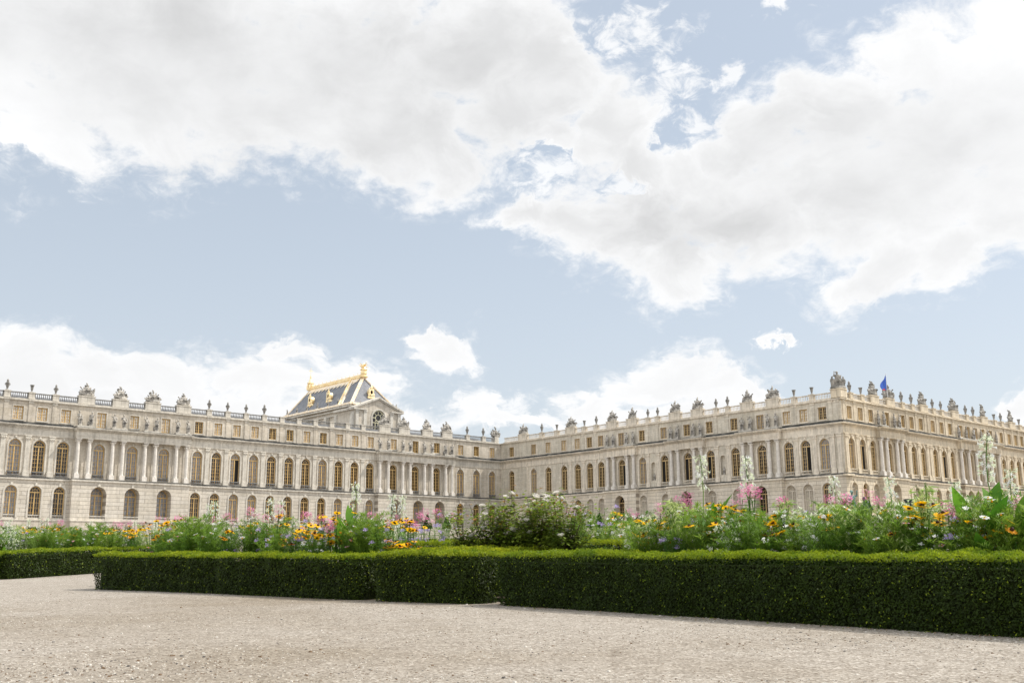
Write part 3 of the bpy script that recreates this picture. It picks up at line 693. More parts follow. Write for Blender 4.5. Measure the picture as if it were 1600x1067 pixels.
# ridge with its pierced cresting and the fringe of gilded lambrequins below
mb = MB(S); mb.tube([(CX, 11.3, Zr+.05), (CX, 24.6, Zr+.05)], .24, .24, 8); mb.tube([(CX, 11.3, Zr+.34), (CX, 24.6, Zr+.34)], .07, .07, 6)
for k in range(40):
    y = 11.8+k*.32; h = .62 if k % 3 == 0 else .42
    mb.lathe([(.03, 0), (.05, .18), (.02, .3), (.045, h-.12), (0, h)], 5, (CX, y, Zr+.1), 0, False)
part(chapel, 'ridge_cresting', mb.mesh('ridge_cresting', MAT['gold']), FA)
mb = MB(S); dl = (Vector(FL)-Vector(RF)); dl = Vector((70.45-CX, 0, Zb-Zr)).normalized()
def onl(y, t, off=.06): v = Vector((CX, y, Zr))+dl*t+NL*off; return tuple(v)
n = 26
for k in range(n):
    ya = 12.0+(24.2-12.0)*k/n; yb = 12.0+(24.2-12.0)*(k+1)/n; L_ = 1.35 if k % 2 else 1.0
    ins = .0
    mb.face([onl(ya, 0), onl(ya, L_*.7), onl((ya+yb)/2, L_, .09), onl(yb, L_*.7), onl(yb, 0)])
for k in range(5):
    t0, t1 = k/5, (k+1)/5; L_ = .9
    A_ = Vector(RF)+(Vector(FL)-Vector(RF))*.02; 
part(chapel, 'gilded_fringe', mb.mesh('gilded_fringe', MAT['pale_gold']), FA)
# gilded oval dormers
dm = MB(S)
for k in range(14):
    t0, t1 = 2*PI*k/14, 2*PI*(k+1)/14
    for r0, r1, y in ((.26, .48, -.62),):
        dm.face([(r0*math.cos(t0), y, .9+1.15*r0*math.sin(t0)), (r0*math.cos(t1), y, .9+1.15*r0*math.sin(t1)), (r1*math.cos(t1), y, .9+1.15*r1*math.sin(t1)), (r1*math.cos(t0), y, .9+1.15*r1*math.sin(t0))])
    dm.face([(.48*math.cos(t0), -.62, .9+.55*math.sin(t0)), (.48*math.cos(t1), -.62, .9+.55*math.sin(t1)), (.48*math.cos(t1), .5, .9+.55*math.sin(t1)), (.48*math.cos(t0), .5, .9+.55*math.sin(t0))])
    dm.face([(.26*math.cos(t0), -.62, .9+.3*math.sin(t0)), (.26*math.cos(t0), -.3, .9+.3*math.sin(t0)), (.26*math.cos(t1), -.3, .9+.3*math.sin(t1)), (.26*math.cos(t1), -.62, .9+.3*math.sin(t1))])
dm.lathe([(.1, 0), (.28, .1), (.2, .3), (.1, .42), (.14, .5), (0, .66)], 8, (0, -.45, 1.42))
for s in (-1, 1):
    dm.lathe([(.0, -.1), (.16, .05), (.17, .3), (.08, .45), (0, .5)], 7, (s*.5, -.45, .3)); dm.lathe([(0, 0), (.1, .1), (.1, .3), (0, .45)], 6, (s*.45, -.5, 1.1))
dm.box(-.7, .7, -.55, .2, -.05, .25); dm.lathe([(.0, -.45), (.22, -.2), (.35, 0)], 8, (0, -.4, 0))
DORM = dm.mesh('dormer', MAT['gold'])
hole = MB(S); hole.face([(.27*math.cos(2*PI*k/14), -.32, .9+.31*math.sin(2*PI*k/14)) for k in range(14)]); HOLE = hole.mesh('dormer_opening', MAT['void'])
for (loc, rz) in (((71.35, 15.6, 20.75), -PI/2), ((71.35, 20.2, 20.75), -PI/2), ((CX, 9.75, 20.75), 0), ((76.1, 15.6, 20.75), PI/2)):
    o = part(chapel, 'dormer', DORM, FA, loc, rz); o.matrix_basis = o.matrix_basis @ Matrix.Diagonal((.74, .5, .84, 1)); subpart(o, 'opening', HOLE)
# crowning ornaments
mb = MB(S); mb.lathe([(.5, 0), (.55, .15), (.32, .3), (.42, .55), (.36, .95), (.5, 1.05), (.3, 1.25), (.12, 1.5), (.16, 1.65), (0, 1.95)], 10, (CX, 11.4, Zr-.1))
rr = random.Random(4)
for k in range(16):
    a = 2*PI*k/16; z = Zr+rr.uniform(.5, 1.5); mb.tube([(CX, 11.4, z), (CX+.35*math.cos(a), 11.4+.35*math.sin(a), z+.2), (CX+rr.uniform(.5, .72)*math.cos(a), 11.4+.62*math.sin(a), z+rr.uniform(.1, .5))], .09, .03, 5)
part(chapel, 'gilded_finial', mb.mesh('gilded_finial', MAT['gold']), FA)
mb = MB(S); mb.lathe([(.5, 0), (.52, .2), (.38, .35), (.42, .9), (.5, 1.0), (.3, 1.15), (.18, 1.5), (.1, 1.7), (.12, 1.8), (.03, 2.3), (.03, 3.2)], 9, (CX, 24.6, Zr-.1))
for k in range(8): a = 2*PI*k/8; mb.lathe([(0, 0), (.14, .15), (.12, .5), (0, .75)], 5, (CX+.42*math.cos(a), 24.6+.42*math.sin(a), Zr))
mb.box(CX-.3, CX+.3, 24.57, 24.63, Zr+2.62, Zr+2.69)
part(chapel, 'cross_finial', mb.mesh('cross_finial', MAT['gold']), FA)

# ------------------------------------------------------------------ sculpture
def sculpt(name, prims, voxel, mat, smooth=True):
    """fuse spheres and limbs into one continuous carved surface. prims: ('s',center,(rx,ry,rz)) | ('l',p,q,r0,r1)"""
    bm = bmesh.new()
    for p in prims:
        if p[0] == 's':
            mt = Matrix.Translation(p[1]) @ Matrix.Diagonal((*p[2], 1))
            if len(p) > 3: mt = Matrix.Translation(p[1]) @ p[3] @ Matrix.Diagonal((*p[2], 1))
            bmesh.ops.create_icosphere(bm, subdivisions=2, radius=1, matrix=mt)
        else:
            a, b = Vector(p[1]), Vector(p[2]); d = b-a
            mt = Matrix.Translation((a+b)/2) @ d.to_track_quat('Z', 'Y').to_matrix().to_4x4()
            bmesh.ops.create_cone(bm, cap_ends=True, segments=8, radius1=p[3], radius2=p[4], depth=d.length, matrix=mt)
            for c, r in ((a, p[3]), (b, p[4])):
                if r > voxel: bmesh.ops.create_icosphere(bm, subdivisions=1, radius=r, matrix=Matrix.Translation(c))
    me = bpy.data.meshes.new(name+'_raw'); bm.to_mesh(me); bm.free()
    o = bpy.data.objects.new(name+'_raw', me); COL.objects.link(o)
    md = o.modifiers.new('r', 'REMESH'); md.mode = 'VOXEL'; md.voxel_size = voxel
    dg = bpy.context.evaluated_depsgraph_get(); ev = o.evaluated_get(dg)
    out = bpy.data.meshes.new_from_object(ev, depsgraph=dg); out.name = name
    bpy.data.objects.remove(o); bpy.data.meshes.remove(me)
    out.materials.clear(); out.materials.append(mat)
    if smooth: out.polygons.foreach_set('use_smooth', [True]*len(out.polygons))
    return out

def figure(seed, h=2.75):
    """a standing draped statue, one arm raised or folded, attribute at its side"""
    r = random.Random(seed); k = h/2.75; P = []
    lean = r.uniform(-.12, .12); a1 = r.uniform(-.5, .5)
    P += [('s', (0, 0, .45), (.36, .30, .5)), ('l', (-.14, 0, .1), (-.14+lean, .02, 1.35), .20, .24), ('l', (.16, -.05, .1), (.12+lean, 0, 1.35), .17, .23)]
    P += [('s', (lean, 0, 1.45), (.31, .24, .3)), ('s', (lean*1.5, 0, 1.85), (.33, .22, .38)), ('l', (lean*1.6, 0, 2.1), (lean*1.8, 0, 2.4), .10, .09)]
    P += [('s', (lean*1.9, -.03, 2.52), (.15, .17, .2)), ('s', (lean*1.9, .05, 2.6), (.17, .15, .15))]
    s = r.choice((-1, 1)); sh = lambda q: (lean*1.6+q*.3, 0, 2.1)
    if r.random() < .55:
        e = (lean+s*.55, -.1, 2.1+r.uniform(-.1, .2)); P += [('l', sh(s), e, .11, .085), ('l', e, (lean+s*.5, -.2, 2.55), .085, .06), ('s', (lean+s*.5, -.2, 2.62), (.09, .09, .1))]
    else:
        e = (lean+s*.5, -.08, 1.7); P += [('l', sh(s), e, .11, .09), ('l', e, (lean+s*.15, -.3, 1.75), .085, .07)]
    e = (lean-s*.47, 0, 1.68); P += [('l', sh(-s), e, .11, .09), ('l', e, (lean-s*.42, -.15, 1.3), .085, .07)]
    for q in range(5):
        x = -.3+q*.15; P.append(('l', (x, -.22+r.uniform(-.05, .05), .05), (x*.6+lean, -.2, 1.5), .07, .05))
    P.append(('l', (lean*1.5+s*.25, -.2, 2.0), (-s*.35, -.22, 1.1), .07, .09))
    t = r.random()
    if t < .4: P.append(('s', (-s*.5, .05, .5), (.2, .2, .5)))
    elif t < .7: P.append(('l', (-s*.5, -.1, .1), (-s*.48, -.05, 2.3), .04, .04))
    return [tuple(x) if x[0] == 's' else x for x in P], k
STATUES = []
for sd_ in range(5):
    P, k = figure(sd_+40)
    STATUES.append(sculpt('statue', P, .055, MAT['statue']))

def trophy(seed):
    """heaped arms: a helmeted cuirass between shields, quivers and fanned standards"""
    r = random.Random(seed); P = []
    P += [('s', (0, 0, .3), (1.62, .5, .5)), ('s', (0, .1, .8), (1.2, .3, .75)), ('s', (0, -.05, .95), (.6, .42, .75)), ('s', (0, -.05, 1.55), (.46, .32, .28))]
    P += [('l', (0, 0, 1.7), (0, 0, 1.95), .14, .13), ('s', (0, -.05, 2.12), (.22, .25, .27)), ('l', (-.02, .15, 2.3), (.12*r.choice((-1, 1)), .3, 2.65), .10, .16), ('s', (0, .1, 2.5), (.1, .25, .15))]
    for s in (-1, 1):
        P += [('s', (s*.62, -.25, .8), (.38, .12, .55), Matrix.Rotation(s*.35, 4, 'Y')), ('s', (s*1.1, 0, .65), (.34, .28, .5)), ('s', (s*.5, 0, 1.6), (.16, .18, .2))]
        for q in range(5):
            a = R(14+q*15+r.uniform(-7, 7)); ln = r.uniform(1.5, 2.05)*(1-q*.04); c, z = math.sin(a)*s, math.cos(a)
            b = (c*ln, r.uniform(-.1, .35), .45+z*ln*.9); P.append(('l', (s*.15, .12, .5), b, .13, .10))
            if q % 2: P.append(('s', (b[0]-c*.25, b[1], b[2]-.12), (.24, .14, .38), Matrix.Rotation(s*a, 4, 'Y')))
            else: P.append(('l', b, (b[0]+c*.2, b[1], b[2]+.16), .18, .05))
    for q in range(7): P.append(('s', (r.uniform(-1.2, 1.2), -.3+r.uniform(-.1, .1), r.uniform(.3, 1.2)), (r.uniform(.12, .24),)*3))
    return P
TROPHIES = [sculpt('trophy', trophy(s_), .075, MAT['statue']) for s_ in (1, 2, 3, 4)]
TDARK = []
for t_ in TROPHIES:
    t_ = t_.copy(); t_.materials.clear(); t_.materials.append(MAT['statue_dark']); TDARK.append(t_)
def figgroup():
    P = []
    for x, h, s_ in ((-.75, .72, 3), (.05, 1.0, 8), (.8, .7, 5)):
        Q, _ = figure(s_)
        for q in Q:
            if q[0] == 's': P.append(('s', (q[1][0]*h+x, q[1][1]*h, q[1][2]*h), tuple(v*h*1.25 for v in q[2])))
            else: P.append(('l', tuple(Vector(q[1])*h+Vector((x, 0, 0))), tuple(Vector(q[2])*h+Vector((x, 0, 0))), q[3]*h*1.25, q[4]*h*1.25))
    P.append(('s', (0, 0, .2), (1.3, .5, .4))); return P
GROUPFIG = sculpt('figure_group', figgroup(), .08, MAT['statue_dark'])

def urn_mesh(kind):
    mb = MB(1)
    if kind == 0:   # flaming urn
        mb.lathe([(.34, 0), (.36, .10), (.20, .18), (.13, .32), (.17, .40), (.27, .75), (.36, 1.15), (.38, 1.30), (.28, 1.38), (.20, 1.46), (.24, 1.52), (.15, 1.58)], 12)
        mb.lathe([(.14, 0), (.21, .12), (.18, .30), (.10, .42), (.03, .55)], 8, (0, 0, 1.56))
        for s in (-1, 1): mb.tube([(s*.34, 0, 1.28), (s*.46, 0, 1.15), (s*.36, 0, .9)], .05, .05, 5)
    else:           # open vase
        mb.lathe([(.30, 0), (.32, .10), (.17, .18), (.12, .30), (.20, .45), (.27, .85), (.31, 1.2), (.42, 1.42), (.44, 1.5), (.34, 1.5)], 12)
    return mb.mesh('urn', MAT['urn'], True)
URN = [urn_mesh(0), urn_mesh(1)]
ORD = ['first', 'second', 'third', 'fourth', 'fifth', 'sixth', 'seventh', 'eighth', 'ninth', 'tenth', 'eleventh', 'twelfth', 'thirteenth', 'fourteenth', 'fifteenth', 'sixteenth',
       'seventeenth', 'eighteenth', 'nineteenth', 'twentieth'] + ['number %d' % k for k in range(21, 120)]
def topmost(name, me, F, x, y, z, label, cat, group, sc=1.0, rz=0, units=True):
    o = bpy.data.objects.new(name, me); COL.objects.link(o)
    o.matrix_basis = F @ Matrix.Translation(Vector((x, y, z))*S) @ Matrix.Rotation(rz, 4, 'Z') @ Matrix.Diagonal((sc, sc, sc, 1))
    return ident(o, label, cat, group)
rs = random.Random(9)
for F, items, where, end in ((FA, RA, 'left wing', 'left end'), (FB, RB, 'middle court front', 'inner corner'), (FC, RC, 'long right-hand front', 'near corner')):
    nu = ntp = 0
    vis = [i for i in sorted(items) if not (F is FA and i[0] < 27.5)]
    for x, k in sorted(items):
        seen = (x, k) in vis
        if not seen and k != 'p': continue
        if k == 'u':
            v = 1 if rs.random() < .22 else 0
            topmost('urn', URN[v], F, x, .13, 15.74, '%s on the %s roof, %s urn from its %s' % (('grey flared stone vase', 'grey flaming stone urn')[v == 0], where, ORD[nu], end), 'urn', 'stone urns along the palace roofline', (rs.uniform(1.0, 1.2) if v == 0 else .98)); nu += 1
        elif k == 't':
            v = rs.randrange(4)
            topmost('trophy_sculpture', (TDARK if F is FC else TROPHIES)[v], F, x, .13, 15.90, 'stone trophy of arms on the %s roof, %s from its %s' % (where, ORD[ntp], end), 'sculpture', 'stone trophies of arms on the palace roofline', 1.0 if F is not FC else 1.12, rs.choice((0, .2, -.2))); ntp += 1
topmost('trophy_sculpture', GROUPFIG, FC, 87.7, .37, 15.95, 'large stone figure group crowning the near corner of the palace roof', 'sculpture', None, 1.32, -.73)
topmost('trophy_sculpture', TDARK[2], FA, 86.8, .4, 15.86, 'dark carved trophy in the inner angle where the two wings meet', 'sculpture', None, 1.05, 0)
# statues standing on the column pavilions
def statues(F, cols, q, where, extra=()):
    for i, x in enumerate(cols):
        v = rs.randrange(5)
        pl = MB(1); 
        topmost('statue', STATUES[v], F, x, -q+.30, 12.98, 'draped statue above the %s, %s from left' % (where, ORD[i]), 'statue', 'statues above the column pavilions', 1.08, rs.uniform(-.5, .5))
statues(FA, CA1, .7, 'left wing columns nearest the photo edge'); statues(FA, CA2, .7, 'left wing columns below the chapel')
statues(FB, [-81.15, -80.2, -78.15, -77.2], .55, 'middle-front columns nearest the inner corner'); statues(FB, [-71.8, -70.85, -68.7, -67.72], .55, 'centre columns of the middle front')
statues(FB, [-62.45, -61.45, -59.35, -58.35], .55, 'middle-front columns nearest the big corner')
statues(FC, [93.68, 94.79, 96.77, 97.8], .5, 'near columns of the right-hand front'); statues(FC, [110.6, 112.35, 114.15, 116.0, 117.85, 119.8], .5, 'six far columns of the right-hand front')
for root, F, groups in ((nwing, FA, [CA1[i:i+2] for i in range(0, 8, 2)]+[CA2[i:i+2] for i in range(0, 8, 2)]),
                  (block, FB, [(-81.15, -80.2), (-78.15, -77.2), (-71.8, -70.85), (-68.7, -67.72), (-62.45, -61.45), (-59.35, -58.35)]),
                  (block, FC, [(93.68, 94.79), (96.77, 97.8), (110.6, 119.8)])):
    q = .7 if F is FA else .55 if F is FB else .5
    for g in groups:
        mb = MB(S); mb.box(g[0]-.28, g[1]+.28, -q+.02, -q+.58, 12.80, 12.98); part(root, 'statue_plinth', mb.mesh('statue_plinth', MAT['trim']), F)
for x, w_ in ((-74.55, 'left'), (-65.2, 'right')):
    topmost('statue', STATUES[1], FB, x, .12, 8.78, 'pale statue standing in the %s wall niche of the middle front' % w_, 'statue', 'niche statues of the middle front', .62)
for i, x in enumerate((71.2, 76.2)):
    topmost('statue', STATUES[i+2], FA, x, 8.2, 19.3 if i == 0 else 19.35, 'small stone figure reclining on the %s slope of the chapel pediment' % ('left', 'right')[i], 'statue', 'figures on the chapel pediment', .55, .8)
for i, y in enumerate((12.2, 14.6, 17.2, 19.8, 22.4, 25.0)):
    topmost('statue', STATUES[i % 5], FA, 70.5, y, 19.95, 'little grey statue on the chapel parapet, %s from the front' % ORD[i], 'statue', 'statues along the chapel parapet', .62, -1.2)
for i, x in enumerate((77.0, 77.35)):
    topmost('statue', STATUES[i+1], FA, x, 8.6+i*1.6, 19.15, 'slim grey statue at the right end of the chapel pediment, %s of the pair' % ('left', 'right')[i], 'statue', 'statues along the chapel parapet', .8, .4)
# flag on its pole above the right-hand front
fl = empty('flagpole', (78.8, 215, 31.9)); ident(fl, 'thin flagpole with a limp blue flag above the right-hand roof', 'flagpole')
mb = MB(1); mb.tube([(0, 0, -.3), (0, 0, 7.0)], .07, .05, 6); mb.lathe([(0, 0), (.12, .1), (0, .25)], 6, (0, 0, 7.0)); add('pole', mb.mesh('pole', (lambda q: q.bsdf((.6, .6, .6), .4))(M('painted_pole'))), fl)
mb = MB(1); NX, NZ = 10, 8
MAT['flag'] = (lambda q: q.bsdf((.07, .15, .52), .8, trans=.3))(M('blue_flag_cloth')); MAT['flag_r'] = (lambda q: q.bsdf((.55, .1, .12), .8, trans=.3))(M('red_flag_cloth'))
def fp(i, j):
    u_, v_ = i/NX, j/NZ; wd = 1.25*math.sin(PI*(.12+.72*v_))**.8
    return (-u_*wd-.05, .28*math.sin(u_*7+v_*2)*u_, 6.9-3.1*v_-u_*.9*(1-v_)-.25*u_)
for i in range(NX):
    for j in range(NZ): mb.face([fp(i, j), fp(i+1, j), fp(i+1, j+1), fp(i, j+1)], 0 if j < NZ-1 or i < 5 else 1)
add('flag', mb.mesh('flag', [MAT['flag'], MAT['flag_r']], True), fl)

# ------------------------------------------------------------------ ground
def gz(x, y):
    if y < 16: return .0173*y
    if y < 190: return .2768+.0375*(y-16)
    return .2768+.0375*174
G = M('gravel')
gv = G.mapv((1, 1, 1)); c1 = G.noise(.22, 5, .6); c2 = G.noise(38, 6, .75); c3 = G.noise(9, 5, .7)
vo = G.n('ShaderNodeTexVoronoi'); vo.inputs['Scale'].default_value = 95; G.l(gv, vo.inputs['Vector'])
vc = G.n('ShaderNodeSeparateColor'); G.l(vo.outputs['Color'], vc.inputs[0])
col = G.ramp(vc.outputs[0], [(.0, (.15, .12, .09)), (.12, (.225, .20, .17)), (.5, (.29, .265, .23)), (.9, (.355, .33, .295)), (1, (.50, .47, .43))])
col = G.mix(1.0, col, G.ramp(c2, [(.33, (.62, .60, .57)), (.5, (.97, .96, .95)), (.68, (1.14, 1.13, 1.12))]), 'MULTIPLY')
col = G.mix(1.0, col, G.ramp(c3, [(.3, (.80, .785, .77)), (.65, (1.08, 1.08, 1.08))]), 'MULTIPLY')
col = G.mix(1.0, col, G.ramp(c1, [(.36, (.72, .67, .59)), (.54, (.98, .97, .955)), (.68, (1.07, 1.07, 1.07))]), 'MULTIPLY')
G.bsdf(col, .95, 0, G.bump(G.mix(.5, c2, vo.outputs['Distance']), .7, .008), .15); MAT['gravel'] = G.mat
ys = [-3000, -20, -5]+[k*1.0 for k in range(0, 20)]+[22, 30, 50, 100, 150, 190, 400, 7000]
xs = [-4000, -60, -20]+[k*1.0-12 for k in range(0, 25)]+[20, 60, 400, 4000]
V_ = []; F_ = []
rg = random.Random(2)
for y in ys:
    for x in xs:
        near = abs(x) < 13 and 1 < y < 19
        V_.append((x, y, gz(x, max(y, -20))+(noise.noise(Vector((x*.45, y*.45, 0)))*.012 if near else 0)))
nx = len(xs)
for j in range(len(ys)-1):
    for i in range(nx-1): F_.append((j*nx+i, j*nx+i+1, (j+1)*nx+i+1, (j+1)*nx+i))
me = bpy.data.meshes.new('ground'); me.from_pydata(V_, [], F_); me.materials.append(MAT['gravel']); me.polygons.foreach_set('use_smooth', [True]*len(F_))
gro = add('ground', me); ident(gro, kind='structure', label='pale gravel ground')
# loose grit and small stones
rgn = np.random.default_rng(3)
def grit():
    n = 34000; y = 3.4+rgn.random(n)**1.5*9.5; x = (rgn.random(n)*2-1)*(y*.52+.3)
    # the photo's left foreground carries more brown crumbs
    cl = np.clip(noise_arr(x, y), 0, 1)
    z = np.array([gz(a, b)+noise.noise(Vector((a*.45, b*.45, 0)))*.012 for a, b in zip(x, y)])
    s = .0016+.0034*rgn.random(n)**3+.0045*(rgn.random(n) < np.where(cl > .75, .035, .010))
    mi = rgn.choice(4, n, p=[.34, .30, .24, .12]); 
    dark_ok = rgn.random(n) < .35+.65*cl; mi = np.where((mi >= 2) & ~dark_ok, 1, mi)
    P = []
    ang = rgn.random(n)*2*PI; fl_ = .5+.4*rgn.random(n)
    c, sn = np.cos(ang), np.sin(ang)
    def pt(dx, dy, dz): return np.stack([x+s*(dx*c-dy*sn), y+s*(dx*sn+dy*c), z+s*dz*fl_], 1)
    a, b, c_, d = pt(-1.2, -.8, -.4), pt(1, -.9, -.4), pt(1.2, .8, -.4), pt(-.9, 1, -.4)
    e, f, g, h = pt(-.6, -.5, .9), pt(.6, -.4, 1.05), pt(.6, .5, .85), pt(-.5, .5, .95)
    Q = np.concatenate([np.stack(q, 1) for q in ((e, f, g, h), (a, b, f, e), (b, c_, g, f), (c_, d, h, g), (d, a, e, h))])
    return Q, np.tile(mi, 5)
def noise_arr(x, y): return np.array([.5+1.3*noise.noise(Vector((a*.5+3, b*.35, 4)))+(.55 if a < .2 and b < 6.3 else -.12) for a, b in zip(x, y)])
Q, mi = grit()
gm = [(lambda q: q.bsdf(c, .9, 0, None, .2))(M('grit_%s' % n)) for n, c in (('cream', (.50, .465, .41)), ('buff', (.36, .32, .265)), ('brown', (.16, .11, .07)), ('grey', (.11, .10, .09)))]
ident(add('gravel_stones', quads('gravel_stones', Q, gm, mi)), 'loose grit and small stones scattered over the gravel path', 'gravel', kind='stuff')

# ------------------------------------------------------------------ foliage materials
def leafmat(name, lo, hi, trans=.45, rough=.5, spec=.3, scale=3.0):
    q = M(name); oi = q.n('ShaderNodeObjectInfo'); a = q.noise(scale, 4, .6)
    c = q.ramp(a, [(.32, lo), (.66, hi)])
    hs = q.n('ShaderNodeHueSaturation'); q.l(c, hs.inputs['Color'])
    mr = q.n('ShaderNodeMapRange'); q.l(oi.outputs['Random'], mr.inputs[0]); mr.inputs[3].default_value = .82; mr.inputs[4].default_value = 1.18
    mh = q.n('ShaderNodeMapRange'); q.l(oi.outputs['Random'], mh.inputs[0]); mh.inputs[3].default_value = .515; mh.inputs[4].default_value = .487
    q.l(mr.outputs[0], hs.inputs['Value']); q.l(mh.outputs[0], hs.inputs['Hue'])
    return q.bsdf(hs.outputs[0], rough, 0, None, spec, trans)
MAT['box'] = leafmat('box_leaf', (.012, .022, .002), (.040, .064, .004), .25, .5, .15, 16)
MAT['boxtip'] = leafmat('box_new_growth', (.12, .19, .010), (.33, .38, .018), .5, .5, .2, 8)
MAT['twig'] = (lambda q: q.bsdf(q.ramp(q.noise(60, 3), [(.4, (.006, .008, .003)), (.65, (.022, .03, .008))]), .95, 0, None, .05))(M('shaded_hedge_twigs'))  # shade of the hedge interior is put into this colour
MAT['soil'] = (lambda q: q.bsdf(q.ramp(q.noise(12, 5), [(.3, (.05, .035, .022)), (.7, (.11, .08, .055))]), .95))(M('bed_soil'))
MAT['feather'] = leafmat('feathery_leaf', (.08, .165, .018), (.23, .36, .045), .5)
MAT['limeleaf'] = leafmat('pale_green_leaf', (.14, .24, .045), (.31, .44, .12), .52)
MAT['deepleaf'] = leafmat('deep_green_leaf', (.05, .13, .015), (.13, .27, .03), .5)
MAT['bigleaf'] = leafmat('broad_bright_leaf', (.07, .18, .015), (.17, .34, .03), .5, .65, .15, 2)
MAT['roseleaf'] = leafmat('rose_leaf', (.035, .08, .010), (.28, .37, .045), .42, .5, .25, 7)
MAT['redleaf'] = leafmat('reddish_young_leaf', (.22, .10, .03), (.36, .22, .05), .4, .45, .3, 5)
MAT['stem'] = leafmat('green_stem', (.07, .14, .02), (.16, .26, .05), .1)
MAT['darkstem'] = leafmat('woody_stem', (.05, .035, .02), (.10, .07, .04), 0)
def petal(name, c, trans=.45): return (lambda q: q.bsdf(q.ramp(q.noise(18, 3), [(.3, tuple(v*.85 for v in c)), (.7, c)]), .6, 0, None, .2, trans))(M(name))
MAT['white'] = petal('white_petal', (.86, .86, .84)); MAT['cream_p'] = petal('greenish_white_petal', (.84, .88, .70)); MAT['limep'] = petal('lime_petal', (.62, .70, .30))
MAT['pink'] = petal('magenta_pink_petal', (.70, .20, .40)); MAT['pinkp'] = petal('pale_pink_petal', (.78, .42, .56)); MAT['yellow'] = petal('golden_yellow_petal', (1.0, .60, .012), .5)
MAT['orange'] = petal('orange_petal', (.98, .42, .02), .5); MAT['lav'] = petal('lavender_petal', (.52, .42, .72)); MAT['cone'] = petal('dark_flower_centre', (.05, .022, .012), 0); MAT['rosep'] = petal('white_rose_petal', (.88, .84, .80))

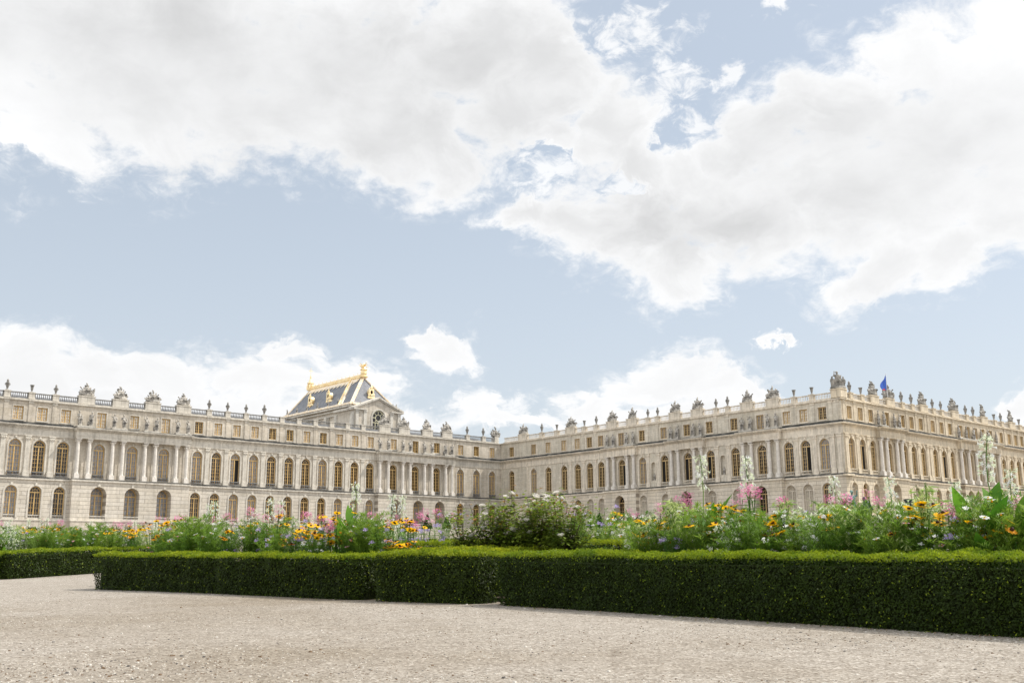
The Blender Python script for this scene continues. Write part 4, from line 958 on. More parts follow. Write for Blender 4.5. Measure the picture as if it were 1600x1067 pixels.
# ------------------------------------------------------------------ clipped box hedges
def outline(p0, p1, wd, rad, n=5):
    """rounded footprint from front corner p0 to p1, thickness wd to the back (left normal)"""
    p0, p1 = Vector(p0), Vector(p1); d = (p1-p0).normalized(); nn = Vector((d.y, -d.x))
    if nn.dot(Vector((p0.x, p0.y))) < 0: nn = -nn
    c = [p0, p1, p1+nn*wd, p0+nn*wd]; out = []
    for i in range(4):
        a, b, e = c[i-1], c[i], c[(i+1) % 4]
        u, v = (a-b).normalized(), (e-b).normalized()
        for k in range(n+1):
            t = k/n; out.append(b+u*rad*(1-t)**2+v*rad*t**2)
    return out, d, nn
def hedge(name_label, p0, p1, wd, h, leaf, dens, cat='hedge', rad=.19, group=None, topdens=1.0, seed=0, tip=.050):
    rr_ = np.random.default_rng(seed+50); pts, d, nn = outline(p0, p1, wd, rad)
    P = np.array([(q.x, q.y) for q in pts]); cen = P.mean(0); nP = len(P)
    root = empty('box_hedge', (cen[0], cen[1], gz(cen[0], cen[1]))); ident(root, name_label, cat, group)
    # solid twig core, coloured near-black so gaps between leaves look shaded
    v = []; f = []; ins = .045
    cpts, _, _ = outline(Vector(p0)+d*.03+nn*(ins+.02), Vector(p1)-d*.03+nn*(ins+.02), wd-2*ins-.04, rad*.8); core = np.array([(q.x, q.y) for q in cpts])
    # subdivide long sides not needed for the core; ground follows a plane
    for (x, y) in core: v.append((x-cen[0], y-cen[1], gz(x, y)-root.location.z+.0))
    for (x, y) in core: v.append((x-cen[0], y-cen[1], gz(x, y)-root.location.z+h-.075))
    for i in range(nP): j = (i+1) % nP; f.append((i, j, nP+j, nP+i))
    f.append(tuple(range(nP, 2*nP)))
    me = bpy.data.meshes.new('shaded_twigs'); me.from_pydata(v, [], f); me.materials.append(MAT['twig']); add('shaded_twigs', me, root)
    nxt = np.roll(P, -1, 0); seg = nxt-P; L_ = np.linalg.norm(seg, axis=1); cum = L_.cumsum(); tot = cum[-1]
    n = int(tot*h*dens); t = rr_.random(n)*tot; k = np.minimum(np.searchsorted(cum, t), nP-1)
    fr_ = (t-(cum[k]-L_[k]))/np.maximum(L_[k], 1e-6); pos = P[k]+seg[k]*fr_[:, None]
    nr = np.stack([seg[k][:, 1], -seg[k][:, 0]], 1)/np.maximum(L_[k], 1e-6)[:, None]
    sgn = np.sign(((pos-cen)*nr).sum(1)); nr *= sgn[:, None]
    vis = (nr*(-pos)).sum(1) > -.8*np.linalg.norm(pos, axis=1)          # far sides thinner
    keep = vis | (rr_.random(n) < .25); pos, nr = pos[keep], nr[keep]; n = len(pos)
    zz = rr_.random(n)*h
    sway = np.array([noise.noise(Vector((a*1.1, b*1.1, 7)))*.030+noise.noise(Vector((a*3.7, b*3.7, 2)))*.014 for a, b in pos])
    zz = zz*(h+sway)/h
    clump = np.array([noise.noise(Vector((a*5, b*5, c*6))) for a, b, c in zip(pos[:, 0], pos[:, 1], zz)])
    und = .05*np.clip((.10-zz)/.10, 0, 1)                              # tucked in at the foot
    bulge = np.array([noise.noise(Vector((a*1.6, b*1.6, c*2.2+5))) for a, b, c in zip(pos[:, 0], pos[:, 1], zz)])*.035
    off = -.012+bulge+clump*.034+rr_.normal(0, .011, n)-und*.25
    C3 = np.stack([pos[:, 0]+nr[:, 0]*off, pos[:, 1]+nr[:, 1]*off, zz], 1)
    N3 = np.stack([nr[:, 0], nr[:, 1], np.full(n, .35)], 1)+rr_.normal(0, .55, (n, 3))
    # top: crowded upright shoots
    wl = np.linalg.norm(P[0]-P[nP//2]); 
    nt_ = int(((Vector(p1)-Vector(p0)).length*wd)*dens*1.5*topdens)
    a = rr_.random(nt_)*(Vector(p1)-Vector(p0)).length; b = rr_.random(nt_)*wd
    tp = np.array([p0[0], p0[1]])+a[:, None]*np.array([d.x, d.y])+b[:, None]*np.array([nn.x, nn.y])
    sh = np.array([noise.noise(Vector((q[0]*7, q[1]*7, 3))) for q in tp])
    tz = h-.025+np.array([noise.noise(Vector((a*1.1, b*1.1, 7)))*.030+noise.noise(Vector((a*3.7, b*3.7, 2)))*.014 for a, b in tp])+(tip*(.55+.7*sh)+.012)*rr_.random(nt_)
    T3 = np.stack([tp[:, 0], tp[:, 1], tz], 1); TN = rr_.normal(0, 1, (nt_, 3)); TN[:, 2] = TN[:, 2]*.45+.25
    C = np.concatenate([C3, T3]); Nn = np.concatenate([N3, TN]); Nn /= np.linalg.norm(Nn, axis=1)[:, None]
    n = len(C); A = rr_.normal(0, 1, (n, 3)); A[n-nt_:, 2] += 1.3; A -= (A*Nn).sum(1)[:, None]*Nn; A /= np.linalg.norm(A, axis=1)[:, None]; B = np.cross(Nn, A)
    ls = leaf*(.7+.6*rr_.random(n)); lw = ls*.52
    C[:, 2] += np.array([gz(x, y) for x, y in C[:, :2]])-root.location.z; C[:, 0] -= cen[0]; C[:, 1] -= cen[1]
    Q = np.stack([C-A*ls[:, None]*.5, C+B*lw[:, None]*.5+A*ls[:, None]*.05, C+A*ls[:, None]*.5, C-B*lw[:, None]*.5+A*ls[:, None]*.05], 1)
    mi = np.zeros(n); mi[n-nt_:] = 1; mi[:n-nt_] = (zz > h-.022+rr_.normal(0, .012, n-nt_)) | (rr_.random(n-nt_) < .030)
    add('foliage', quads('foliage', Q, [MAT['box'], MAT['boxtip']], mi), root)
    return root
hedge('long clipped box hedge with a sunlit yellow-green top across the right foreground', (3.95, 4.10), (-.18, 9.03), .50, .425, .0165, 15000, seed=1, rad=.13)
hedge('short middle section of clipped box hedge below the white roses', (-.37, 9.13), (-1.35, 9.86), .50, .43, .020, 10500, seed=2)
hedge('left-centre run of clipped box hedge ending in a rounded corner by the gravel', (-1.47, 9.95), (-5.24, 13.13), .50, .415, .022, 8500, seed=3)
hedge('box hedge at the far left edge, set back beyond the gravel opening', (-12.0, 16.3), (-8.12, 16.75), .55, .40, .028, 4200, seed=4)
hedge('box hedge running back from the far left one behind the rounded hedge end', (-8.02, 16.78), (-6.2, 21.8), .50, .42, .030, 3600, seed=5)
hedge('low inner hedge directly behind the middle gap, under the roses', (-.05, 9.85), (-1.6, 11.1), .9, .455, .022, 5200, seed=6)
hedge('inner box hedge crossing behind the rose trees', (2.1, 10.7), (-1.9, 12.6), .5, .52, .026, 4200, seed=7)
hedge('farthest inner box hedge strip seen left and right of the rose trees', (3.4, 12.6), (-2.6, 15.2), .5, .56, .030, 3200, seed=8)
# planted soil
def soil(pts, nm):
    me = bpy.data.meshes.new(nm); 
    vs = [(x, y, gz(x, y)+.03) for x, y in pts]; me.from_pydata(vs, [], [tuple(range(len(vs)))]); me.materials.append(MAT['soil']); o = add('bed_soil', me); ident(o, kind='structure', label='dark planted soil of the flower beds')
soil([(4.3, 4.5), (8, 8), (5.5, 13), (.9, 15.6), (-.0, 15.9), (.15, 9.4)], 'bed_soil'); soil([(.15, 9.45), (0, 15.9), (-3.5, 15.9), (-4.7, 13.5), (-1.2, 10.3)], 'bed_soil')

# clippings and dry leaves gathered along the hedge foot
def litter():
    r = random.Random(12); P = []; MI = []
    for (a, b), n in ((((3.9, 4.1), (-.13, 8.98)), 420), (((-.3, 9.05), (-1.2, 9.7)), 70), (((-1.4, 9.86), (-5.12, 13.04)), 230)):
        a, b = Vector(a), Vector(b); d = (b-a).normalized(); o = Vector((d.y, -d.x)); o = -o if o.dot(a) > 0 else o
        for k in range(n):
            q = a.lerp(b, r.random())+o*(abs(r.gauss(0, .09))-.03); z = gz(q.x, q.y)+noise.noise(Vector((q.x*.45, q.y*.45, 0)))*.012+r.uniform(.002, .007); s = r.uniform(.005, .013)
            c = Vector((q.x, q.y, z)); u = Vector((r.gauss(0, 1), r.gauss(0, 1), r.gauss(0, .25))).normalized()*s; v = Vector((-u.y, u.x, r.gauss(0, .3)*s)).normalized()*s*.5
            P.append([c-u, c+v, c+u, c-v]); MI.append(0 if r.random() < .55 else 1 if r.random() < .6 else 2)
    return quads('leaf_litter', np.array([[tuple(v) for v in q] for q in P]), [MAT['litter'], MAT['box'], MAT['boxtip']], np.array(MI))
MAT['litter'] = (lambda q: q.bsdf(q.ramp(q.noise(6, 3), [(.3, (.16, .10, .05)), (.7, (.34, .24, .12))]), .8))(M('dry_leaf'))
ident(add('leaf_litter', litter()), 'dry leaves and clippings along the foot of the hedges', 'leaf litter', kind='stuff')

soil([(-12.6, 16.9), (-8.3, 17.35), (-6.2, 22.4), (-4.6, 25.5), (-15, 26)], 'bed_soil')
# ------------------------------------------------------------------ flowering plants, each modelled about one unit high
def leaf(mb, p, d, ln, wd, mi=0, droop=.2, fold=.0, seg=2):
    """pointed leaf from p along d, curving down"""
    p = Vector(p); d = Vector(d).normalized(); s = d.cross(Vector((0, 0, 1)))
    if s.length < 1e-3: s = Vector((1, 0, 0))
    s.normalize(); prev = (p, p); prof = [0, .55, .88, 1, .93, .7, .38, 0] if seg > 2 else [0, 1, 0]
    k = len(prof)-1; cur = p.copy(); L0 = [p]; R0 = [p]
    for i in range(1, k+1):
        d = (d+Vector((0, 0, -droop/k))).normalized(); cur = cur+d*(ln/k); w_ = prof[i]*wd/2
        L0.append(cur+s*w_); R0.append(cur-s*w_)
    for i in range(k):
        if i == 0: mb.face([tuple(L0[0]), tuple(R0[1]), tuple(L0[1])], mi) if k > 2 else None
        elif i == k-1: mb.face([tuple(L0[i]), tuple(R0[i]), tuple(L0[k])], mi) if k > 2 else None
        else: mb.face([tuple(L0[i]), tuple(R0[i]), tuple(R0[i+1]), tuple(L0[i+1])], mi)
    if k == 2: mb.face([tuple(p), tuple(R0[1]), tuple(cur), tuple(L0[1])], mi)
def rdir(r, up_=.0, sp=1.0):
    a = r.uniform(0, 2*PI); return Vector((math.cos(a)*sp, math.sin(a)*sp, up_))
def arc(r, reach, h, base=.05, n=5):
    a = r.uniform(0, 2*PI); b = rdir(r)*base; c = Vector((math.cos(a), math.sin(a), 0))*reach
    return [Vector((b.x+c.x*(i/n)**1.4, b.y+c.y*(i/n)**1.4, h*math.sin(i/n*PI/2))) for i in range(n+1)]
def along(pts, t):
    f = t*(len(pts)-1); i = min(int(f), len(pts)-2); return pts[i].lerp(pts[i+1], f-i), (pts[i+1]-pts[i]).normalized()
def flower(mats, n, r0, r1, wd, cup=.15, ctr=.3, ch=.2):
    mb = MB(1)
    for k in range(n):
        a = 2*PI*k/n+.1*math.sin(k*7); c = Vector((math.cos(a), math.sin(a), 0)); s = Vector((-c.y, c.x, 0))*wd/2; z = cup*r1*(1+.3*math.sin(k*3))
        mb.face([tuple(c*r0-s*.5), tuple(c*(r0+(r1-r0)*.6)-s+Vector((0, 0, z))), tuple(c*r1+Vector((0, 0, z*.8))), tuple(c*(r0+(r1-r0)*.6)+s+Vector((0, 0, z))), tuple(c*r0+s*.5)], 0)
    if ctr: mb.lathe([(ctr, -.01), (ctr, ch*.5), (ctr*.6, ch), (0, ch*1.1)], 8, (0, 0, 0), 1)
    return mb.mesh('flower', mats, False)
DAISY = [flower([MAT['yellow'], MAT['cone']], 13, .010, .054, .022, .02, .013, .014), flower([MAT['yellow'], MAT['cone']], 12, .010, .050, .022, -.12, .013, .016), flower([MAT['orange'], MAT['cone']], 12, .012, .046, .019, -.1, .014, .02)]
COSMOS = [flower([MAT['white'], MAT['yellow']], 8, .004, .028, .021, .1, .006, .006), flower([MAT['pinkp'], MAT['yellow']], 8, .004, .028, .021, .1, .006, .006)]
def cleome_head(seed, m1, m2):
    r = random.Random(seed); mb = MB(1)
    for k in range(52):
        a = r.uniform(0, 2*PI); z = r.uniform(-.045, .05); rr_ = r.uniform(.012, .055)*(1-abs(z)*6*.5); c = Vector((math.cos(a), math.sin(a), r.uniform(-.1, .5)))
        leaf(mb, c*rr_+Vector((0, 0, z)), c, .030, .017, 0 if r.random() < .6 else 1, .1)
    for k in range(26):
        a = r.uniform(0, 2*PI); z = r.uniform(-.06, .03); c = Vector((math.cos(a), math.sin(a), .35)); leaf(mb, c*.03+Vector((0, 0, z)), c, .05, .0035, 0, -.3)
    return mb.mesh('flower_head', [MAT[m1], MAT[m2]])
CLEO = [cleome_head(1, 'pink', 'pinkp'), cleome_head(2, 'pinkp', 'pink'), cleome_head(3, 'pink', 'pink')]
def umbel(seed, m1, n=26, rad=.03):
    r = random.Random(seed); mb = MB(1)
    for k in range(n):
        v = Vector((r.gauss(0, 1), r.gauss(0, 1), abs(r.gauss(0, .6)))).normalized()*rad*r.uniform(.5, 1); leaf(mb, v, v+Vector((0, 0, .02)), .014, .012, 0, 0)
    return mb.mesh('flower_cluster', [MAT[m1]])
UMB = {'lav': [umbel(1, 'lav', 34, .034), umbel(2, 'lav', 30, .03)], 'white': [umbel(3, 'white', 16, .024), umbel(4, 'white', 12, .02)]}
def rose_head(seed):
    r = random.Random(seed); mb = MB(1)
    for k in range(22):
        t = k/22; a = k*2.4; c = Vector((math.cos(a), math.sin(a), 0)); u = 1.1-t*1.0; rad = .008+.026*(1-t); s = Vector((-c.y, c.x, 0))*.017
        b = c*rad*.4; tp_ = c*(rad+.008)+Vector((0, 0, .022+.012*t)); mb.face([tuple(b-s*.5), tuple(tp_-s), tuple(tp_+Vector((0, 0, .008))), tuple(tp_+s), tuple(b+s*.5)])
    return mb.mesh('rose', [MAT['rosep']])
ROSE = [rose_head(1), rose_head(2)]

def mk_feathery(seed):
    r = random.Random(seed); F = MB(1); heads = []
    for s in range(30):
        p = arc(r, r.uniform(.05, .34), r.uniform(.62, 1.0)); F.tube(p, .004, .0015, 3, 0)
        for k in range(74):
            t = r.uniform(.22, 1); q, d = along(p, t); v = (rdir(r, .55)+d*.5); leaf(F, q, v, r.uniform(.05, .10)*(1.2-t*.4), .0085, 0, .25)
        if s % 9 == 0: heads.append((tuple(p[-1]), r.choice(('c0', 'c1'))))
    return {'foliage': F.mesh('foliage', [MAT['feather']])}, heads[:3]
def trumpet(mb, p, d, ln, r1, mi):
    p = Vector(p); d = Vector(d).normalized(); a = d.orthogonal().normalized(); b = d.cross(a); e = p+d*ln
    for k in range(5):
        t0, t1 = 2*PI*k/5, 2*PI*(k+1)/5; tm = (t0+t1)/2
        c0, c1 = a*math.cos(t0)+b*math.sin(t0), a*math.cos(t1)+b*math.sin(t1); cm = a*math.cos(tm)+b*math.sin(tm)
        mb.face([tuple(p), tuple(e+c0*r1*.28), tuple(e+c1*r1*.28)], mi); mb.face([tuple(e+c0*r1*.28), tuple(e+cm*r1+d*.003), tuple(e+c1*r1*.28)], mi)
def mk_lime(seed):
    r = random.Random(seed); F = MB(1); B_ = MB(1)
    for s in range(15):
        p = arc(r, r.uniform(.03, .24), r.uniform(.6, 1.0)); F.tube(p, .005, .002, 3, 0)
        for k in range(9): q, d = along(p, r.uniform(.1, .9)); leaf(F, q, rdir(r, .3), r.uniform(.06, .13), .035, 0, .5)
        for k in range(17): q, d = along(p, r.uniform(.35, 1)); v = rdir(r, -.55); F.tube([q, q+v*.02], .0015, .001, 3, 0); trumpet(B_, q+v*.02, v+Vector((0, 0, -.3)), r.uniform(.035, .05), .019, 0)
    return {'foliage': F.mesh('foliage', [MAT['limeleaf']]), 'blooms': B_.mesh('blooms', [MAT['limep' if seed % 2 else 'cream_p']])}, []
def mk_spire(seed):
    r = random.Random(seed); F = MB(1); B_ = MB(1); p = [Vector((.02*math.sin(i+seed), .02*math.cos(i*1.3+seed), i/8)) for i in range(9)]; F.tube(p, .009, .004, 5, 0)
    for k in range(9): q, d = along(p, r.uniform(.12, .66)); leaf(F, q, rdir(r, .7), r.uniform(.12, .2), .055, 0, .7, seg=4)
    for k in range(52):
        t = 1-r.random()**1.2*.22; q, d = along(p, min(.995, t)); a = rdir(r, r.uniform(-.2, .5)); L_ = r.uniform(.01, .045)*(1.25-(t-.74)*2); e = q+a*L_; F.tube([q, e], .0015, .001, 3, 0); trumpet(B_, e, a*.8+Vector((0, 0, r.uniform(-1.0, .1))), r.uniform(.03, .05), .021, 0 if k % 3 else 1)
    return {'foliage': F.mesh('foliage', [MAT['stem']]), 'blooms': B_.mesh('blooms', [MAT['cream_p'], MAT['white']])}, []
def palm_leaf(F, r, q, sz, mi=0):
    b = rdir(r, .25); e = q+b*sz*.5; F.tube([q, e], .002, .0015, 3, mi)
    for k in range(-2, 3): v = Matrix.Rotation(k*.5, 4, 'Z') @ b; leaf(F, e, v, sz*(1-.15*abs(k)), sz*.26, mi, .4)
def mk_cleome(seed):
    r = random.Random(seed); F = MB(1); heads = []
    for s in range(2):
        p = arc(r, r.uniform(.03, .12), r.uniform(.8, .97)); F.tube(p, .006, .004, 4, 0)
        for k in range(10): q, d = along(p, r.uniform(.2, .92)); palm_leaf(F, r, q, r.uniform(.06, .10))
        heads.append((tuple(p[-1]), 'k%d' % r.randrange(3)))
    return {'foliage': F.mesh('foliage', [MAT['deepleaf']])}, heads
def mk_daisy(seed):
    r = random.Random(seed); F = MB(1); heads = []
    for s in range(6):
        p = arc(r, r.uniform(.03, .22), r.uniform(.80, 1.0)); F.tube(p, .0045, .003, 4, 0)
        for k in range(8): q, d = along(p, r.uniform(.05, .8)); leaf(F, q, rdir(r, .5), r.uniform(.07, .12), .034, 0, .5)
        heads.append((tuple(p[-1]), 'd%d' % r.choice((0, 0, 0, 1, 1, 2))))
    for k in range(60): leaf(F, rdir(r, 0, r.uniform(0, .2))+Vector((0, 0, r.uniform(.2, .65))), rdir(r, .4), .09, .04, 0, .4)
    return {'foliage': F.mesh('foliage', [MAT['deepleaf']])}, heads
def mk_canna(seed):
    r = random.Random(seed); F = MB(1); F.tube([(0, 0, 0), (.01, 0, .4), (0, .02, .8)], .014, .006, 6, 1)
    for k in range(8):
        z = .12+k*.075; a = k*2.3+r.uniform(-.4, .4); v = Vector((math.cos(a), math.sin(a), 1.1+.15*k)); leaf(F, (0, 0, z), v, r.uniform(.27, .38), r.uniform(.10, .135), 0, .55, seg=4)
    return {'leaves': F.mesh('leaves', [MAT['bigleaf'], MAT['stem']])}, []
def mk_small(seed, kind):
    r = random.Random(seed); F = MB(1); heads = []
    for s in range(22):
        p = arc(r, r.uniform(.03, .26), r.uniform(.6, 1.0)); F.tube(p, .003, .0015, 3, 0)
        for k in range(16): q, d = along(p, r.uniform(.1, .98)); leaf(F, q, rdir(r, .5), r.uniform(.035, .07), .018, 0, .3)
        if s % 4 == 0: heads.append((tuple(p[-1]), ('w%d' if kind == 'white' else 'l%d') % r.randrange(2)))
    return {'foliage': F.mesh('foliage', [MAT['limeleaf' if kind == 'white' and seed % 2 else 'deepleaf']])}, heads
def mk_rose(seed):
    r = random.Random(seed); T = MB(1); F = MB(1); heads = []
    T.tube([(0, 0, 0), (.01, .01, .3), (0, 0, .46)], .013, .010, 6, 0)
    for s in range(23):
        a = r.uniform(0, 2*PI); re = r.uniform(.05, .30); zt = r.uniform(.55, 1.0); p = [Vector((0, 0, .44)), Vector((math.cos(a)*re*.5, math.sin(a)*re*.5, .44+(zt-.44)*.45)), Vector((math.cos(a)*re, math.sin(a)*re, zt))]
        T.tube(p, .005, .002, 4, 0)
        for k in range(50):
            q, d = along(p, .1+.9*r.random()**.55); c = q+Vector((r.gauss(0, .04), r.gauss(0, .04), r.gauss(0, .04)))
            leaf(F, c, rdir(r, r.uniform(-.3, .6)), r.uniform(.04, .062), .034, 1 if (zt > .85 and r.random() < .14) else 0, .3)
        for k in range(10): leaf(F, (math.cos(a)*re*.8+r.gauss(0, .04), math.sin(a)*re*.8+r.gauss(0, .04), r.uniform(.36, .6)), rdir(r, -.4), .05, .03, 0, .2)
        if s % 5 == 0: heads.append((tuple(along(p, .985)[0]), 'r%d' % r.randrange(2)))
    return {'trunk': T.mesh('trunk', [MAT['darkstem']]), 'foliage': F.mesh('foliage', [MAT['roseleaf'], MAT['redleaf']])}, heads
KINDS = {}
for k, fn, nv in (('feathery', mk_feathery, 4), ('lime', mk_lime, 4), ('spire', mk_spire, 3), ('cleome', mk_cleome, 3), ('daisy', mk_daisy, 3), ('canna', mk_canna, 3),
                  ('white', lambda s: mk_small(s, 'white'), 4), ('purple', lambda s: mk_small(s, 'purple'), 2), ('rose', mk_rose, 4)):
    KINDS[k] = [fn(100+i*3+len(k)) for i in range(nv)]
HEADS = {'c': ('flower', COSMOS), 'k': ('flower_head', CLEO), 'd': ('flower', DAISY), 'w': ('flower_cluster', UMB['white']), 'l': ('flower_cluster', UMB['lav']), 'r': ('rose', ROSE)}
INFO = {'feathery': ('cosmos_plant', 'feathery bright green bushy plant', 'plant'), 'lime': ('flowering_tobacco', 'pale green plant with drooping flowers', 'plant'),
        'spire': ('tall_tobacco_plant', 'tall spike of drooping white trumpets', 'flower'), 'cleome': ('spider_flower', 'spidery pink flower heads', 'flower'),
        'daisy': ('coneflower', 'golden daisies with dark centres', 'flower'), 'canna': ('broad_leaved_plant', 'large paddle-shaped bright green leaves', 'plant'),
        'white': ('small_white_flowers', 'leafy clump with small white flowers', 'flower'), 'purple': ('lavender_flowers', 'low fluffy lavender flowers', 'flower'), 'rose': ('rose_tree', 'standard rose tree with white roses', 'rose')}
rp = random.Random(77)
def plant(kind, x, y, h, rot, label, group):
    v = rp.randrange(len(KINDS[kind])); parts, heads = KINDS[kind][v]; nm = INFO[kind][0]
    root = empty(nm, (x, y, gz(x, y)-.01), R(rot)); sxy = h*rp.uniform(.92, 1.1) if kind != 'spire' else h*.66
    ident(root, label, INFO[kind][2], group)
    for pn, me in parts.items():
        o = add(pn, me, root); o.scale = (sxy, sxy, h)
    for (p, code) in heads:
        hn, lst = HEADS[code[0]]; o = add(hn, lst[int(code[1])], root); o.location = (p[0]*sxy, p[1]*sxy, p[2]*h)
        o.rotation_euler = (rp.uniform(-.1, .6) if kind in ('daisy', 'feathery') else rp.uniform(-.6, .35), rp.uniform(-.4, .4), rp.uniform(0, 6)); s = rp.uniform(.85, 1.15) if kind not in ('cleome', ) else rp.uniform(.85, 1.1); s *= 1.0 if y < 11 else 1.12
        if kind == 'rose': s *= .85
        if kind in ('daisy', 'cleome'): s *= .84
        o.scale = (s, s, s)
    return root
FEATURED = [('feathery', 1.32, 8.42, 0.8, 318), ('feathery', 1.53, 8.17, 0.83, 130), ('feathery', 1.72, 8.02, 0.78, 183), ('feathery', 1.92, 7.78, 0.74, 353), ('feathery', 2.05, 7.55, 0.69, 333), ('feathery', 1.15, 8.7, 0.69, 271), ('feathery', 2.74, 6.67, 0.6, 14), ('feathery', 2.89, 6.55, 0.62, 238), ('feathery', 2.23, 7.4, 0.69, 127), ('feathery', 2.59, 7.14, 0.7, 332), ('lime', 2.36, 7.18, 0.78, 26), ('lime', 2.47, 7.12, 0.79, 80), ('lime', 2.54, 6.96, 0.74, 57), ('lime', 2.39, 7.53, 0.83, 190), ('lime', 1.09, 9.08, 0.82, 240), ('lime', 2.8, 7.35, 0.84, 126), ('lime', 2.41, 7.98, 0.86, 194), ('lime', 2.19, 8.24, 0.89, 278), ('lime', 2.22, 7.74, 0.81, 52), ('spire', 1.62, 8.91, 1.26, 293), ('spire', 1.9, 8.42, 1.2, 127), ('spire', 3.08, 6.71, 1.18, 6), ('spire', 2.62, 8.49, 1.04, 110), ('spire', 2.85, 7.92, 1.0, 208), ('spire', 3.31, 7.83, 0.95, 143), ('spire', 3.44, 7.21, 1.0, 93), ('spire', -1.73, 11.39, 1.19, 199), ('spire', -1.38, 12.0, 1.09, 81), ('spire', -1.29, 12.3, 1.09, 36), ('spire', -3.29, 13.32, 0.97, 71), ('spire', -3.99, 14.03, 1.11, 316), ('spire', -3.15, 13.59, 1.12, 316), ('spire', -2.89, 12.99, 1.07, 227), ('spire', -4.28, 14.78, 1.11, 64), ('cleome', 1.34, 8.94, 0.94, 67), ('cleome', 1.5, 8.9, 0.94, 0), ('cleome', 1.33, 9.42, 0.87, 2), ('cleome', 1.88, 8.14, 0.95, 107), ('cleome', 1.96, 8.35, 0.93, 110), ('cleome', 2.13, 8.62, 0.9, 84), ('cleome', 2.55, 7.26, 0.87, 85), ('cleome', 2.85, 6.83, 0.75, 148), ('cleome', 2.92, 6.9, 0.73, 160), ('cleome', 3.08, 6.54, 0.8, 101), ('cleome', 1.91, 9.04, 0.93, 276), ('cleome', 2.58, 8.08, 0.88, 347), ('cleome', 3.22, 7.01, 0.8, 320), ('cleome', -2.53, 12.95, 0.91, 104), ('cleome', -2.32, 12.65, 0.81, 93), ('cleome', -2.22, 12.95, 0.85, 353), ('cleome', -4.99, 15.76, 0.96, 100), ('cleome', -3.09, 13.67, 0.89, 196), ('cleome', -1.58, 12.29, 0.88, 152), ('cleome', -1.2, 14.42, 0.95, 11), ('cleome', -1.08, 14.57, 0.99, 184), ('daisy', 2.64, 6.77, 0.78, 212), ('daisy', 2.62, 6.94, 0.76, 84), ('daisy', 2.53, 6.77, 0.67, 74), ('daisy', 2.71, 6.69, 0.73, 135), ('daisy', 1.64, 8.27, 0.87, 33), ('daisy', 1.71, 8.34, 0.85, 169), ('daisy', 1.51, 8.04, 0.7, 154), ('daisy', 1.87, 7.56, 0.68, 308), ('daisy', 1.94, 7.76, 0.74, 300), ('daisy', 2.21, 7.43, 0.72, 1), ('daisy', 2.87, 6.37, 0.55, 305), ('daisy', 2.85, 6.51, 0.66, 347), ('daisy', 2.98, 6.24, 0.68, 173), ('daisy', 1.16, 9.0, 0.75, 33), ('daisy', 1.26, 8.73, 0.75, 158), ('daisy', 1.08, 8.78, 0.62, 181), ('daisy', -2.46, 11.87, 0.7, 156), ('daisy', -2.55, 11.94, 0.63, 246), ('daisy', -2.34, 11.89, 0.77, 356), ('daisy', -1.91, 11.34, 0.64, 161), ('daisy', -2.0, 11.48, 0.66, 94), ('daisy', -1.84, 11.35, 0.67, 246), ('daisy', -1.17, 10.93, 0.81, 241), ('daisy', -1.08, 10.98, 0.79, 90), ('daisy', -1.18, 10.68, 0.59, 29), ('daisy', -1.04, 10.56, 0.59, 131), ('daisy', -1.3, 10.91, 0.59, 11), ('daisy', -2.93, 12.64, 0.71, 183), ('canna', 2.89, 6.4, 0.96, 206), ('canna', 2.95, 6.78, 0.9, 9), ('canna', 2.98, 6.36, 0.91, 281), ('canna', 3.06, 6.34, 0.9, 214), ('canna', 1.62, 8.53, 0.98, 187), ('canna', -1.91, 11.8, 0.94, 192), ('canna', -1.74, 11.4, 1.03, 296), ('canna', -4.42, 14.52, 0.97, 4), ('canna', 1.81, 7.91, 0.78, 231), ('feathery', -4.0, 13.14, 0.86, 23), ('feathery', -3.69, 12.88, 0.9, 92), ('feathery', -4.33, 13.54, 0.84, 319), ('feathery', -3.1, 12.39, 0.82, 100), ('feathery', -2.95, 12.4, 0.81, 60), ('feathery', -1.63, 11.12, 0.85, 125), ('feathery', -1.51, 10.95, 0.81, 236), ('feathery', -2.1, 11.44, 0.6, 176), ('feathery', -3.48, 12.96, 0.76, 262), ('white', -4.06, 13.06, 0.65, 181), ('white', -3.49, 12.72, 0.74, 268), ('white', -3.57, 13.17, 0.83, 128), ('white', -2.35, 11.64, 0.53, 236), ('white', -2.04, 11.33, 0.55, 55), ('white', -1.42, 11.0, 0.74, 301), ('white', -1.39, 11.37, 0.82, 188), ('white', 2.59, 6.7, 0.64, 151), ('white', 2.63, 6.65, 0.6, 18), ('white', 2.01, 7.83, 0.75, 221), ('white', 1.84, 7.64, 0.63, 46), ('white', 2.08, 7.35, 0.64, 106), ('white', 2.7, 6.57, 0.56, 174), ('white', 2.85, 6.38, 0.61, 262), ('white', 2.31, 7.08, 0.61, 312), ('purple', -1.03, 13.89, 0.7, 185), ('purple', -1.21, 14.04, 0.72, 75), ('purple', -3.3, 12.43, 0.56, 174), ('purple', 1.27, 8.32, 0.67, 141), ('purple', -2.69, 11.93, 0.63, 359), ('purple', -1.14, 11.54, 0.71, 279), ('purple', -1.35, 11.59, 0.69, 47), ('purple', 2.96, 6.31, 0.57, 159)]
